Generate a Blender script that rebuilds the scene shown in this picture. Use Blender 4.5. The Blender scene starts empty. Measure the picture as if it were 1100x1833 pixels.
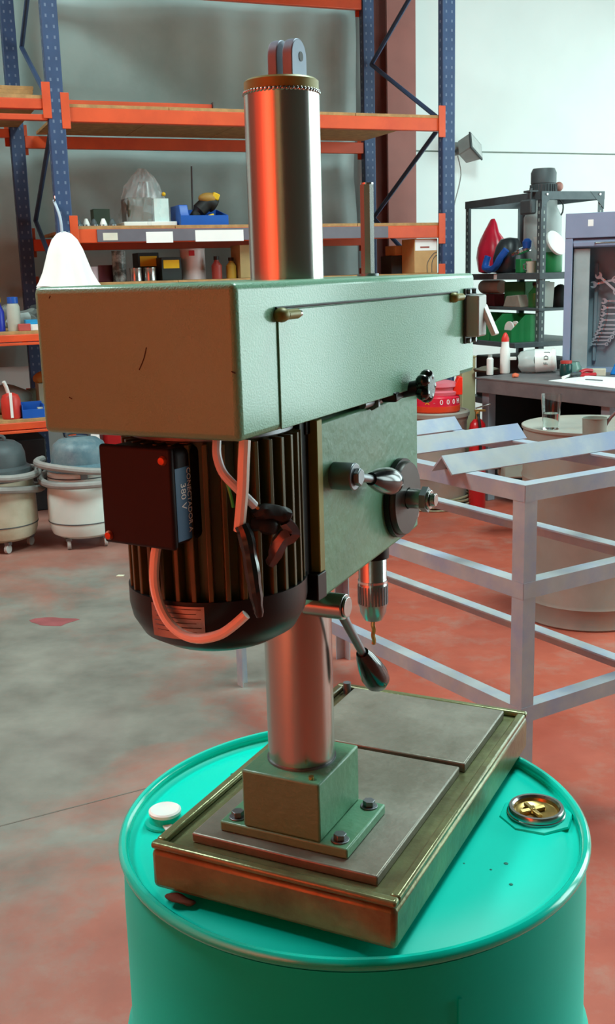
import bpy, bmesh, math, random
from mathutils import Vector, Matrix
random.seed(7)
PI = math.pi
scn = bpy.context.scene
COL = scn.collection

# ------------------------------------------------------------------ camera
CAM_H, FPX = 1.54, 1900.0
_p, _r = math.radians(12.66), math.radians(1.6)
_F = Vector((0, math.cos(_p), -math.sin(_p)))
_U0 = Vector((0, math.sin(_p), math.cos(_p)))
_R0 = Vector((1, 0, 0))
_R = math.cos(_r) * _R0 - math.sin(_r) * _U0
_U = math.sin(_r) * _R0 + math.cos(_r) * _U0
CAM = Vector((0, 0, CAM_H))
cd = bpy.data.cameras.new('camera')
cam = bpy.data.objects.new('camera', cd)
COL.objects.link(cam)
cd.sensor_fit = 'VERTICAL'
cd.sensor_height = 36
cd.lens = FPX / 1833 * 36
cd.clip_start = .05
cd.clip_end = 100
cam.matrix_world = Matrix(((_R.x, _U.x, -_F.x, 0), (_R.y, _U.y, -_F.y, 0), (_R.z, _U.z, -_F.z, CAM_H), (0, 0, 0, 1)))
scn.camera = cam
vs = scn.view_settings
vs.view_transform = 'Standard'
vs.look = 'None'
vs.exposure = 0.25
vs.gamma = 1
vs.use_curve_mapping = False

# room axes: local x runs along the back wall to the right, local y towards the back wall
RYAW = math.radians(21.5)
RX = Vector((math.cos(RYAW), math.sin(RYAW), 0))
RY = Vector((-math.sin(RYAW), math.cos(RYAW), 0))
P0 = Vector((-1.475, 6.9, 0))           # foot of the pallet rack's front upright

def RW(t, s, z=0):
    return P0 + RX * t + RY * s + Vector((0, 0, z))

# ------------------------------------------------------------------ world and lights
w = bpy.data.worlds.new('world')
scn.world = w
w.use_nodes = True
w.node_tree.nodes['Background'].inputs[0].default_value = (.75, .9, .88, 1)
w.node_tree.nodes['Background'].inputs[1].default_value = .2

def area(name, loc, target, sx, sy, power, color):
    l = bpy.data.lights.new(name, 'AREA')
    l.shape = 'RECTANGLE'
    l.size, l.size_y = sx, sy
    l.energy = power
    l.color = color
    o = bpy.data.objects.new(name, l)
    COL.objects.link(o)
    o.location = loc
    o.rotation_euler = (Vector(target) - Vector(loc)).to_track_quat('-Z', 'Y').to_euler()
    return o

DAY = (.76, 1.0, .98)
WIN_T = 6.86
for s, pw in ((-7.3, 145), (-4.6, 145), (-1.6, 75), (.3, 70)):   # daylight through the four tall windows of the right wall
    area('window_daylight', RW(WIN_T, s, 2.1), RW(0, s, 1.6), 2.0, 3.5, pw, DAY)
for t, s, pw in ((-3.4, -2.4, 300), (2.0, -4.2, 320)):                           # daylight through the roof lights
    area('skylight_daylight', RW(t, s, 5.9), RW(t, s, 0), 1.4, 2.6, pw, DAY)
TL, TR, SF, SB, HC = -6.0, 7.0, -11.0, 1.72, 6.0
for s in (-8.2, -10.0):                                       # added unseen lamps: red door and wall bounce warm fill onto shaded faces
    area('added_fill_lamp', RW(TL + 2.8, s, 2.6), RW(TL, s, 2.5), .5, 1.2, 270, (1.0, .88, .55))

# ------------------------------------------------------------------ helpers
def lin(c):
    if isinstance(c, str):
        c = [int(c[i:i + 2], 16) / 255 for i in (0, 2, 4)]
    return tuple((x / 12.92 if x <= .04045 else ((x + .055) / 1.055) ** 2.4) for x in c)

MATS = {}
def M(name, col, rough=.5, metal=0, var=.12, scale=9, col2=None, bump=0, bscale=60, stretch=(1, 1, 1), coat=0, alpha=1, trans=0, ior=1.45, cover=.5, sharp=.12, emit=0, spec=.5):
    """procedural material: base colour broken up by noise, optional second colour in patches, fine relief"""
    if name in MATS:
        return MATS[name]
    m = bpy.data.materials.new(name)
    m.use_nodes = True
    nt = m.node_tree
    N, L = nt.nodes, nt.links
    b = N['Principled BSDF']
    c = lin(col)
    tc = N.new('ShaderNodeTexCoord')
    mp = N.new('ShaderNodeMapping')
    mp.inputs['Scale'].default_value = stretch
    L.new(tc.outputs['Object'], mp.inputs[0])
    nz = N.new('ShaderNodeTexNoise')
    nz.inputs['Scale'].default_value = scale
    nz.inputs['Detail'].default_value = 6
    L.new(mp.outputs[0], nz.inputs['Vector'])
    rp = N.new('ShaderNodeValToRGB')
    e = rp.color_ramp.elements
    e[0].position, e[1].position = .3, .7
    e[0].color = (*[x * (1 - var) for x in c], 1)
    e[1].color = (*[min(1, x * (1 + var)) for x in c], 1)
    L.new(nz.outputs['Fac'], rp.inputs[0])
    out = rp.outputs[0]
    if col2:
        n2 = N.new('ShaderNodeTexNoise')
        n2.inputs['Scale'].default_value = scale * .6
        n2.inputs['Detail'].default_value = 8
        n2.inputs['Roughness'].default_value = .65
        L.new(mp.outputs[0], n2.inputs['Vector'])
        r2 = N.new('ShaderNodeValToRGB')
        r2.color_ramp.elements[0].position = cover - sharp
        r2.color_ramp.elements[1].position = cover + sharp
        L.new(n2.outputs['Fac'], r2.inputs[0])
        mx = N.new('ShaderNodeMix')
        mx.data_type = 'RGBA'
        L.new(r2.outputs[0], mx.inputs['Factor'])
        L.new(out, mx.inputs['A'])
        mx.inputs['B'].default_value = (*lin(col2), 1)
        out = mx.outputs['Result']
    L.new(out, b.inputs['Base Color'])
    b.inputs['Roughness'].default_value = rough
    b.inputs['Metallic'].default_value = metal
    b.inputs['Specular IOR Level'].default_value = spec
    b.inputs['Coat Weight'].default_value = coat
    b.inputs['Coat Roughness'].default_value = .14
    b.inputs['Alpha'].default_value = alpha
    b.inputs['Transmission Weight'].default_value = trans
    b.inputs['IOR'].default_value = ior
    if emit:
        b.inputs['Emission Color'].default_value = (*c, 1)
        b.inputs['Emission Strength'].default_value = emit
    if bump:
        n3 = N.new('ShaderNodeTexNoise')
        n3.inputs['Scale'].default_value = bscale
        n3.inputs['Detail'].default_value = 3
        L.new(mp.outputs[0], n3.inputs['Vector'])
        bp = N.new('ShaderNodeBump')
        bp.inputs['Strength'].default_value = bump
        bp.inputs['Distance'].default_value = .004
        L.new(n3.outputs['Fac'], bp.inputs['Height'])
        L.new(bp.outputs[0], b.inputs['Normal'])
    MATS[name] = m
    return m

class B:
    """collects shapes in one bmesh"""
    def __init__(s):
        s.bm = bmesh.new()
    def box(s, c, d, rz=0, rot=None):
        m = Matrix.Translation(c) @ (rot if rot is not None else Matrix.Rotation(rz, 4, 'Z')) @ Matrix.Diagonal((*d, 1))
        bmesh.ops.create_cube(s.bm, size=1, matrix=m)
        return s
    def span(s, a, b):
        return s.box([(a[i] + b[i]) / 2 for i in range(3)], [abs(b[i] - a[i]) for i in range(3)])
    def cyl(s, p0, p1, r0, r1=None, seg=24, caps=True):
        p0, p1 = Vector(p0), Vector(p1)
        d = p1 - p0
        m = Matrix.Translation((p0 + p1) / 2) @ d.to_track_quat('Z', 'Y').to_matrix().to_4x4()
        bmesh.ops.create_cone(s.bm, cap_ends=caps, cap_tris=False, segments=seg, radius1=r0, radius2=r0 if r1 is None else r1, depth=d.length, matrix=m)
        return s
    def ball(s, c, r, u=16, v=10, rot=None):
        if not hasattr(r, '__len__'):
            r = (r, r, r)
        m = Matrix.Translation(c) @ (rot if rot is not None else Matrix()) @ Matrix.Diagonal((*r, 1))
        bmesh.ops.create_uvsphere(s.bm, u_segments=u, v_segments=v, radius=1, matrix=m)
        return s
    def lathe(s, prof, c=(0, 0, 0), seg=32, rot=None, close=False):
        m = Matrix.Translation(c) @ (rot if rot is not None else Matrix())
        rings = []
        for r, z in prof:
            if r < 1e-6:
                rings.append([s.bm.verts.new(m @ Vector((0, 0, z)))])
            else:
                rings.append([s.bm.verts.new(m @ Vector((r * math.cos(2 * PI * i / seg), r * math.sin(2 * PI * i / seg), z))) for i in range(seg)])
        pairs = list(zip(rings[:-1], rings[1:]))
        if close:
            pairs.append((rings[-1], rings[0]))
        for a, b in pairs:
            for i in range(seg):
                j = (i + 1) % seg
                if len(a) == 1 and len(b) == 1:
                    continue
                if len(a) == 1:
                    s.bm.faces.new((a[0], b[j], b[i]))
                elif len(b) == 1:
                    s.bm.faces.new((a[i], a[j], b[0]))
                else:
                    s.bm.faces.new((a[i], a[j], b[j], b[i]))
        return s
    def tube(s, pts, r, seg=10, smooth=4, closed=False):
        pts = [Vector(p) for p in pts]
        if smooth and len(pts) > 2:
            q = []
            n = len(pts)
            for i in range(n if closed else n - 1):
                a = pts[(i - 1) % n] if (i or closed) else pts[0]
                b_, c_ = pts[i], pts[(i + 1) % n]
                d = pts[(i + 2) % n] if (i + 2 < n or closed) else pts[-1]
                for k in range(smooth):
                    t = k / smooth
                    q.append(.5 * ((2 * b_) + (c_ - a) * t + (2 * a - 5 * b_ + 4 * c_ - d) * t * t + (3 * b_ - 3 * c_ + d - a) * t ** 3))
            if not closed:
                q.append(pts[-1])
            pts = q
        rings = []
        n = len(pts)
        up = Vector((0, 0, 1))
        for i, p in enumerate(pts):
            a = pts[(i - 1) % n] if (i or closed) else p
            b_ = pts[(i + 1) % n] if (i < n - 1 or closed) else p
            d = (b_ - a).normalized()
            x = d.cross(up)
            if x.length < .05:
                x = d.cross(Vector((1, 0, 0)))
            x.normalize()
            y = d.cross(x).normalized()
            if rings:
                # keep frames continuous
                if x.dot(px) < 0:
                    pass
                x = (px - d * px.dot(d)).normalized()
                y = d.cross(x).normalized()
            px = x
            rr = r[i * (len(r) - 1) // max(1, n - 1)] if hasattr(r, '__len__') else r
            rings.append([s.bm.verts.new(p + x * math.cos(2 * PI * k / seg) * rr + y * math.sin(2 * PI * k / seg) * rr) for k in range(seg)])
        for i in range(n if closed else n - 1):
            a, b_ = rings[i], rings[(i + 1) % n]
            for k in range(seg):
                s.bm.faces.new((a[k], a[(k + 1) % seg], b_[(k + 1) % seg], b_[k]))
        if not closed:
            s.bm.faces.new(rings[0])
            s.bm.faces.new(rings[-1][::-1])
        return s
    def prism(s, poly, lo, hi, axis='z'):
        """extrude a 2-D outline between lo and hi along axis; x axis: poly=(y,z), y axis: poly=(x,z), z axis: poly=(x,y)"""
        def v(p, h):
            return {'z': (p[0], p[1], h), 'x': (h, p[0], p[1]), 'y': (p[0], h, p[1])}[axis]
        a = [s.bm.verts.new(v(p, lo)) for p in poly]
        b_ = [s.bm.verts.new(v(p, hi)) for p in poly]
        n = len(poly)
        s.bm.faces.new(a[::-1])
        s.bm.faces.new(b_)
        for i in range(n):
            s.bm.faces.new((a[i], a[(i + 1) % n], b_[(i + 1) % n], b_[i]))
        return s
    def xf(s, m):
        bmesh.ops.transform(s.bm, matrix=m, verts=s.bm.verts)
        return s
    def noise(s, amp, freq=6, seed=0):
        from mathutils import noise
        for v in s.bm.verts:
            v.co += noise.noise_vector(v.co * freq + Vector((seed, seed * 2, seed * 3))) * amp
        return s

def link(o, parent=None):
    COL.objects.link(o)
    if parent is not None:
        o.parent = parent
    return o

def part(name, b, mat, parent=None, bev=0, smooth=35, dz=0, seg=2):
    me = bpy.data.meshes.new(name)
    bmesh.ops.recalc_face_normals(b.bm, faces=b.bm.faces)
    if dz:
        bmesh.ops.translate(b.bm, verts=b.bm.verts, vec=(0, 0, dz))
    b.bm.to_mesh(me)
    b.bm.free()
    me.materials.append(mat)
    if smooth:
        me.shade_smooth()
        me.set_sharp_from_angle(angle=math.radians(smooth))
    o = bpy.data.objects.new(name, me)
    link(o, parent)
    if bev:
        md = o.modifiers.new('bevel', 'BEVEL')
        md.width = bev
        md.segments = seg
        md.limit_method = 'ANGLE'
        md.angle_limit = math.radians(35)
    return o

def thing(name, label, cat, loc=(0, 0, 0), rz=0, group=None):
    o = bpy.data.objects.new(name, None)
    o.empty_display_size = .1
    link(o)
    o.location = loc
    o.rotation_euler = (0, 0, rz)
    return tag(o, label, cat, group)

def tag(o, label, cat, group=None):
    o['label'] = label
    o['category'] = cat
    if group:
        o['group'] = group
    return o

SOFT = {'metal_scrap', 'grey_sack', 'green_grey_sack', 'brown_bundle', 'greasy_rag', 'tool_roll', 'blue_rag', 'orange_lump', 'rag_scrap', 'dark_bag'}
def single(name, b, mat, label, cat, loc=(0, 0, 0), rz=0, group=None, **k):
    if name in SOFT:                       # soft or loose heaps lie flat on what carries them
        for v in b.bm.verts:
            v.co.z = max(v.co.z, .0006)
    o = part(name, b, mat, None, **k)
    o.location = loc
    o.rotation_euler = (0, 0, rz)
    return tag(o, label, cat, group)

def struct(o):
    o['kind'] = 'structure'
    return o

def text(body, size, mat, parent, matrix, name='lettering', extrude=.0004, align='LEFT'):
    cu = bpy.data.curves.new(name, 'FONT')
    cu.body = body
    cu.size = size
    cu.extrude = extrude
    cu.align_x = align
    cu.align_y = 'CENTER'
    t = bpy.data.objects.new(name + '_tmp', cu)
    COL.objects.link(t)
    dg = bpy.context.evaluated_depsgraph_get()
    me = bpy.data.meshes.new_from_object(t.evaluated_get(dg))
    bpy.data.objects.remove(t)
    bpy.data.curves.remove(cu)
    me.name = name
    me.materials.clear()
    me.materials.append(mat)
    me.transform(matrix)
    o = bpy.data.objects.new(name, me)
    return link(o, parent)

def basis(o, x, y):
    x, y = Vector(x).normalized(), Vector(y).normalized()
    z = x.cross(y)
    return Matrix(((x.x, y.x, z.x, o[0]), (x.y, y.y, z.y, o[1]), (x.z, y.z, z.z, o[2]), (0, 0, 0, 1)))

def copy_tree(o, parent=None):
    c = o.copy()
    COL.objects.link(c)
    c.parent = parent
    for ch in o.children:
        copy_tree(ch, c)
    return c

# view rays of the survey: where a sight line meets a real plane of the place
def ray(x, y):
    return _F + _R * ((x - 550) / FPX) + _U * ((916.5 - y) / FPX)
def on_plane(x, y, p, n):
    d = ray(x, y)
    return CAM + d * ((Vector(p) - CAM).dot(n) / d.dot(n))
def on_z(x, y, z=0):
    return on_plane(x, y, (0, 0, z), Vector((0, 0, 1)))
def rack_ts(x, y, s):
    q = on_plane(x, y, P0 + RY * s, RY) - P0
    return q.dot(RX), q.z

# ------------------------------------------------------------------ materials
def floor_material():
    m = bpy.data.materials.new('worn_painted_floor')
    m.use_nodes = True
    N, L = m.node_tree.nodes, m.node_tree.links
    b = N['Principled BSDF']
    tc = N.new('ShaderNodeTexCoord')
    def noise(scale, detail=6, rough=.55, dist=0):
        n = N.new('ShaderNodeTexNoise')
        n.inputs['Scale'].default_value = scale
        n.inputs['Detail'].default_value = detail
        n.inputs['Roughness'].default_value = rough
        n.inputs['Distortion'].default_value = dist
        L.new(tc.outputs['Object'], n.inputs['Vector'])
        return n.outputs['Fac']
    def math_(op, a, c, clamp=False):
        n = N.new('ShaderNodeMath')
        n.operation = op
        n.use_clamp = clamp
        for i, v in enumerate((a, c)):
            if isinstance(v, (int, float)):
                n.inputs[i].default_value = v
            else:
                L.new(v, n.inputs[i])
        return n.outputs[0]
    def ramp(v, p0, p1, c0=(0, 0, 0, 1), c1=(1, 1, 1, 1)):
        r = N.new('ShaderNodeValToRGB')
        r.color_ramp.elements[0].position, r.color_ramp.elements[1].position = p0, p1
        r.color_ramp.elements[0].color, r.color_ramp.elements[1].color = c0, c1
        L.new(v, r.inputs[0])
        return r.outputs[0]
    def mix(f, a, c):
        n = N.new('ShaderNodeMix')
        n.data_type = 'RGBA'
        L.new(f, n.inputs['Factor'])
        for s, v in (('A', a), ('B', c)):
            if isinstance(v, tuple):
                n.inputs[s].default_value = v
            else:
                L.new(v, n.inputs[s])
        return n.outputs['Result']
    sep = N.new('ShaderNodeSeparateXYZ')
    L.new(tc.outputs['Object'], sep.inputs[0])
    # distance from the middle of the worn-through area (paint gone, bare concrete)
    dx = math_('DIVIDE', math_('ADD', sep.outputs[0], 1.35), 1.5)
    dy = math_('DIVIDE', math_('ADD', sep.outputs[1], -3.75), 2.0)
    d = math_('SQRT', math_('ADD', math_('MULTIPLY', dx, dx), math_('MULTIPLY', dy, dy)), 0)
    v = math_('ADD', d, math_('MULTIPLY', math_('SUBTRACT', noise(1.3, 10, .70, .3), .5), 2.1))
    red = ramp(v, .55, 1.45)
    side = ramp(math_('ADD', math_('MULTIPLY', sep.outputs[0], .5), .62), .2, .8)      # most worn on the gangway side
    red = math_('MULTIPLY', red, math_('ADD', math_('MULTIPLY', side, .45), .55))
    conc = ramp(noise(3.2, 8, .6), .3, .72, (*lin('68645c'), 1), (*lin('8e897f'), 1))
    paint = ramp(noise(2.2, 7, .6), .28, .75, (*lin('98402f'), 1), (*lin('b65a44'), 1))
    worn = ramp(noise(4.5, 10, .72), .50, .68)
    paint = mix(math_('MULTIPLY', worn, .45), paint, (*lin('9c8072'), 1))
    col = mix(red, conc, paint)
    stain = ramp(noise(.9, 5, .5, 1), .60, .70)
    col = mix(math_('MULTIPLY', stain, .25), col, (*lin('6a5a55'), 1))
    L.new(col, b.inputs['Base Color'])
    L.new(ramp(noise(4, 5), .3, .7, (.38, .38, .38, 1), (.6, .6, .6, 1)), b.inputs['Roughness'])
    bp = N.new('ShaderNodeBump')
    bp.inputs['Strength'].default_value = .15
    bp.inputs['Distance'].default_value = .003
    L.new(noise(50, 4), bp.inputs['Height'])
    L.new(bp.outputs[0], b.inputs['Normal'])
    return m

def upright_material():
    """blue painted rack steel with two rows of punched slots"""
    m = M('rack_blue', '34496c', .45, 0, .15, 6, '2a3b58', cover=.6).copy()
    m.name = 'rack_upright_blue'
    N, L = m.node_tree.nodes, m.node_tree.links
    b = N['Principled BSDF']
    tc = N.new('ShaderNodeTexCoord')
    sep = N.new('ShaderNodeSeparateXYZ')
    L.new(tc.outputs['Object'], sep.inputs[0])
    def mth(op, a, c=0):
        n = N.new('ShaderNodeMath')
        n.operation = op
        for i, v in enumerate((a, c)):
            if isinstance(v, (int, float)):
                n.inputs[i].default_value = v
            else:
                L.new(v, n.inputs[i])
        return n.outputs[0]
    fz = mth('ABSOLUTE', mth('SUBTRACT', mth('FRACT', mth('DIVIDE', sep.outputs[2], .06)), .5))
    slot = mth('LESS_THAN', fz, .15)
    ax = mth('ABSOLUTE', mth('SUBTRACT', mth('ABSOLUTE', sep.outputs[0]), .022))
    inx = mth('LESS_THAN', ax, .0055)
    ay = mth('LESS_THAN', mth('ABSOLUTE', sep.outputs[1]), .009)
    f = mth('MULTIPLY', slot, mth('MAXIMUM', inx, 0))
    side = mth('MULTIPLY', slot, ay)
    f = mth('MINIMUM', mth('ADD', f, side), 1)
    mx = N.new('ShaderNodeMix')
    mx.data_type = 'RGBA'
    src = b.inputs['Base Color'].links[0].from_socket
    L.new(f, mx.inputs['Factor'])
    L.new(src, mx.inputs['A'])
    mx.inputs['B'].default_value = (*lin('66768f'), 1)
    L.new(mx.outputs['Result'], b.inputs['Base Color'])
    return m

m_floor = floor_material()
m_wall = M('pale_wall_plaster', 'e4efec', .8, 0, .03, 2, bump=.05, bscale=30)
m_ceil = M('ceiling_sheet', '303232', .8, 0, .05, 2)
m_green = M('green_hammer_paint', '66a384', .48, 0, .08, 7, '669e74', bump=.28, bscale=800, stretch=(1, .5, .8), coat=.55, cover=.55, spec=.3)
m_greens = M('green_machine_paint', '578e6c', .45, 0, .10, 9, '588660', bump=.25, bscale=90, coat=.2, cover=.58)
m_cast = M('oiled_cast_iron', '8c877b', .42, .45, .2, 10, '6f695c', bump=.12, bscale=120, cover=.52)
m_rimiron = M('painted_iron_rim', '7c8058', .28, .45, .22, 12, '5a5238', bump=.15, bscale=90, cover=.55)
m_col = M('ground_steel_column', 'b4b0aa', .22, 1, .06, 5, bump=.02, bscale=260, stretch=(1, 1, .03))
m_steel = M('bright_steel', 'a9a9a6', .25, 1, .08, 20)
m_steeld = M('dull_steel', '7d8084', .42, .9, .12, 18)
m_black = M('black_plastic', '0c0c0d', .18, 0, .1, 10, coat=.4)
m_blackr = M('black_rubber', '121211', .55, 0, .15, 12)
m_blackp = M('black_motor_paint', '09090a', .35, 0, .2, 12, spec=.35)
m_motor = M('olive_motor_paint', '5c5428', .38, .1, .25, 10, '44401f', coat=.1)
m_box = M('maroon_terminal_box', '180b0d', .55, 0, .15, 14, spec=.3)
m_olive = M('olive_brass_paint', '7d7434', .45, .2, .15, 12)
m_teal = M('teal_drum_enamel', '00d2bb', .40, 0, .04, 3, '00ccb4', cover=.55, bump=.02, bscale=12, spec=.15)
m_tealr = M('glossy_teal_rim', '00c8b0', .16, 0, .05, 3, coat=.4)
m_white = M('white_plastic', 'eeeee8', .4, 0, .03, 6)
m_brass = M('brass_zinc', 'b99a5c', .3, .9, .15, 25)
m_cable = M('beige_cable', 'e6dccf', .4, 0, .06, 10)
m_cablew = M('grey_white_cable', 'c9ccd0', .35, 0, .05, 10)
m_plate = M('aluminium_plate', 'a89a92', .35, .6, .12, 40, '8a6f66', cover=.55)
m_orange = M('orange_rack_paint', 'd9552c', .42, 0, .10, 5, 'c9482a', cover=.6)
m_blue = M('rack_blue', '34496c')
m_upright = upright_material()
m_chip = M('chipboard', 'b98f5c', .8, 0, .14, 30, 'a27c50', cover=.5)
m_greymetal = M('grey_label_holder', '6d6a72', .5, .2, .08, 10)
m_paper = M('paper_label', 'f2f2ee', .7, 0, .02, 10)
m_card = M('brown_cardboard', 'c39a68', .8, 0, .08, 12)
m_frame = M('raw_angle_steel', 'a7adae', .38, .1, .12, 9, '8e9bb4', cover=.55)
m_galv = M('scuffed_grey_barrel', '928e84', .5, .05, .14, 5, '9d8672', cover=.6)
m_red = M('red_enamel', 'b3161c', .3, 0, .08, 6, coat=.3)
m_redp = M('red_plastic', 'd4203a', .3, 0, .08, 10, coat=.2)
m_pink = M('pink_foam_sleeve', 'd4707c', .5, 0, .08, 8)
m_bench = M('worn_bench_steel', '6c696b', .55, .3, .18, 5, '84807f', cover=.55)
m_shelf = M('dark_grey_slotted_angle', '555f62', .5, .3, .12, 20)
m_cab = M('blue_grey_cabinet', '8593ad', .45, 0, .06, 5)
m_cabin = M('cabinet_inner_panel', '7d8c93', .5, 0, .08, 5)
m_chrome = M('chrome', 'd4d8dc', .12, 1, .04, 10)
m_gbin = M('green_parts_bin', '1f7a42', .45, 0, .12, 8)
m_bluep = M('blue_plastic', '1c56ad', .4, 0, .08, 8)
m_blueb = M('bright_blue_plastic', '1180d8', .4, 0, .08, 8)
m_yellow = M('yellow_plastic', 'e0b419', .4, 0, .08, 8)
m_offw = M('off_white_tank', 'd2e2da', .45, 0, .06, 5)
m_offwd = M('dirty_white_tank', 'bfbba4', .5, 0, .10, 5, 'a9a184', cover=.58)
m_bluegrey = M('blue_grey_motor_head', '4f6a74', .45, 0, .15, 6, '8b9a9a', cover=.6)
m_hose = M('grey_hose', '8f8d88', .6, 0, .1, 20)
m_brownred = M('red_oxide_steel', '97625a', .6, 0, .1, 4)
m_sheet = M('translucent_sheet', 'a3b8b6', .40, 0, .12, 1.2, '8ea3a2', cover=.55)
m_wrap = M('clear_stretch_wrap', 'e8eeee', .15, 0, .05, 8, alpha=.22, bump=.3, bscale=16)
m_glass = M('clear_glass', 'f4f8f6', .03, 0, 0, 5, trans=1, ior=1.3)
m_dgrey = M('dark_grey_casting', '4a5254', .55, .2, .12, 10)
m_beige = M('beige_painted_steel', 'b0aa84', .5, 0, .08, 5)
m_conc = M('grey_green_casting', '8c9488', .7, 0, .12, 9)
m_tan = M('tan_leather', 'a5803c', .6, 0, .1, 14)
m_navy = M('navy_fabric', '1c2b3c', .7, 0, .2, 8)
m_rust = M('rust', '5b3420', .8, 0, .25, 30)
m_scratch = M('dark_scratch', '2a1c12', .8, 0, .1, 10)
m_letw = M('white_lettering', 'f0f2ee', .5, 0, .02, 10)
m_letd = M('dark_lettering', '2c3c38', .6, 0, .02, 10)
m_dblue = M('dark_blue_label', '2c5f86', .4, 0, .06, 10)
m_wood = M('pale_wood', 'c09a66', .7, 0, .1, 16, stretch=(1, 8, 1))
m_clear = M('milky_clear_plastic', 'cfdcd8', .25, 0, .06, 6, alpha=.7)
m_bouncedoor = M('red_bounce_door', 'd0381c', .6, 0, .08, 3)  # red of the added door, chosen for its warm bounce

# ------------------------------------------------------------------ the hall
def room_obj(name, b, mat, parent=None, **k):
    o = part(name, b, mat, parent, **k)
    if parent is None:
        o.location = P0
        o.rotation_euler = (0, 0, RYAW)
        struct(o)
    return o

fl = part('floor', B().box((0, 0, -.05), (30, 30, .1)), m_floor, smooth=0)
struct(fl)
# expansion joint cut in the concrete
j0, j1 = on_z(-20, 1484), on_z(232, 1419)
jd = (j1 - j0).normalized()
jc = (j0 + j1) / 2
jo = part('floor_joint', B().box((jc.x, jc.y, .0004), (2.4, .005, .0012), rz=math.atan2(jd.y, jd.x)), M('joint_filler', '6c655c', .9), fl, smooth=0)

wb = room_obj('wall_back', B().span((TL, SB + .02, 0), (TR, SB + .2, HC)), M('wall_joint', '9aa49c', .9), smooth=0)
for k, (z0, z1) in enumerate(((0, 2.552), (2.566, HC))):      # precast panels above and below the joint
    for t0, t1 in ((TL, -3.0), (-3.0, 3.02), (3.02, TR)):
        part('wall_panel', B().span((t0 + .003, SB, z0), (t1 - .003, SB + .03, z1)), m_wall, wb, smooth=0)
# right wall with three windows
wins = [(-8.3, -6.3), (-5.6, -3.6), (-2.6, -.6), (-.6 + .1, 1.3)]
b = B()
zs0, zs1 = .3, 3.9
b.span((TR, SF, 0), (TR + .2, SB + .2, zs0)).span((TR, SF, zs1), (TR + .2, SB + .2, HC))
edges = [SF] + [e for w_ in wins for e in w_] + [SB + .2]
for i in range(0, len(edges), 2):
    b.span((TR, edges[i], zs0), (TR + .2, edges[i + 1], zs1))
room_obj('wall_right', b, M('right_wall_paint', '3f4442', .8), smooth=0)
for i, (s0, s1) in enumerate(wins):
    wf = room_obj('window_%d' % (i + 1), B().span((TR + .1, s0, zs0), (TR + .12, s1, zs1)), M('window_glass', 'e8f4f0', .1, 0, .02, 3), smooth=0)
    for s in (s0 + .03, (s0 + s1) / 2, s1 - .03):
        part('mullion', B().box((TR + .07, s, (zs0 + zs1) / 2), (.06, .05, zs1 - zs0)), m_dgrey, wf, smooth=0)
room_obj('wall_left', B().span((TL - .2, SF, 0), (TL, SB + .2, HC)), M('left_wall_bounce', '8a3a28', .8), smooth=0)  # unseen wall coloured red to bounce warm fill
dr = room_obj('bounce_door_1', B().span((TL, -10.6, 0), (TL + .04, -3.9, 4.6)), m_bouncedoor, smooth=0)  # added unseen door, a red reflector for the shaded faces
for k in range(23):
    part('bounce_slat', B().span((TL + .04, -10.5, .05 + k * .198), (TL + .06, -4.0, .23 + k * .198)), m_bouncedoor, dr, smooth=0)
room_obj('wall_front', B().span((TL, SF - .2, 0), (TR, SF, HC)), M('front_wall_paint', '3a382c', .8), smooth=0)
room_obj('ceiling', B().span((TL, SF, HC), (TR, SB + .2, HC + .1)), m_ceil, smooth=0)

# steel stanchion in front of the back wall
t0, _ = rack_ts(690, 250, 1.45)
t1, _ = rack_ts(740, 250, 1.45)
sc_ = B()
for s in (1.42, 1.68):
    sc_.span((t0, s - .012, 0), (t1, s + .012, HC - .01))
sc_.span(((t0 + t1) / 2 - .008, 1.43, 0), ((t0 + t1) / 2 + .008, 1.67, HC - .01))
o = room_obj('trim_1', sc_, m_brownred, smooth=0)

# ------------------------------------------------------------------ teal drum
DC = Vector((.0455, 1.217, 0))
drum = thing('steel_drum', 'teal green steel oil drum carrying the drill press', 'drum', DC)
RD, HD = .2875, .874
prof = [(0, .012), (RD - .012, .012), (RD - .004, .0), (RD + .003, .006), (RD, .022)]
for zc in (.30, .60):
    prof += [(RD, zc - .022), (RD + .005, zc - .012), (RD + .009, zc), (RD + .005, zc + .012), (RD, zc + .022)]
prof += [(RD - .001, .80), (RD - .003, .858)]
part('drum_body', B().lathe(prof, seg=96), m_teal, drum)
rim = B()
ring = [(RD - .0035 + .0065 * math.cos(a), .8668 + .0072 * math.sin(a)) for a in [2 * PI * i / 10 for i in range(10)]]
rim.lathe(ring, seg=96, close=True)
part('rim', rim, m_tealr, drum)
lidp = [(RD - .006, .870), (RD - .010, .862), (RD - .016, .859), (RD - .024, .8595), (RD - .030, .8625), (.20, .8635), (0, .8645)]
part('drum_lid', B().lathe(lidp, seg=96), m_teal, drum)
part('weld_seam', B().box((.0, 0, 0), (.004, .0012, .75)).xf(Matrix.Rotation(math.radians(-70.5), 4, 'Z') @ Matrix.Translation((0, 0, 0)) @ Matrix.Translation((RD + .0002, 0, .44)) @ Matrix.Rotation(PI / 2, 4, 'Z')), m_teal, drum, smooth=0)
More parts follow.
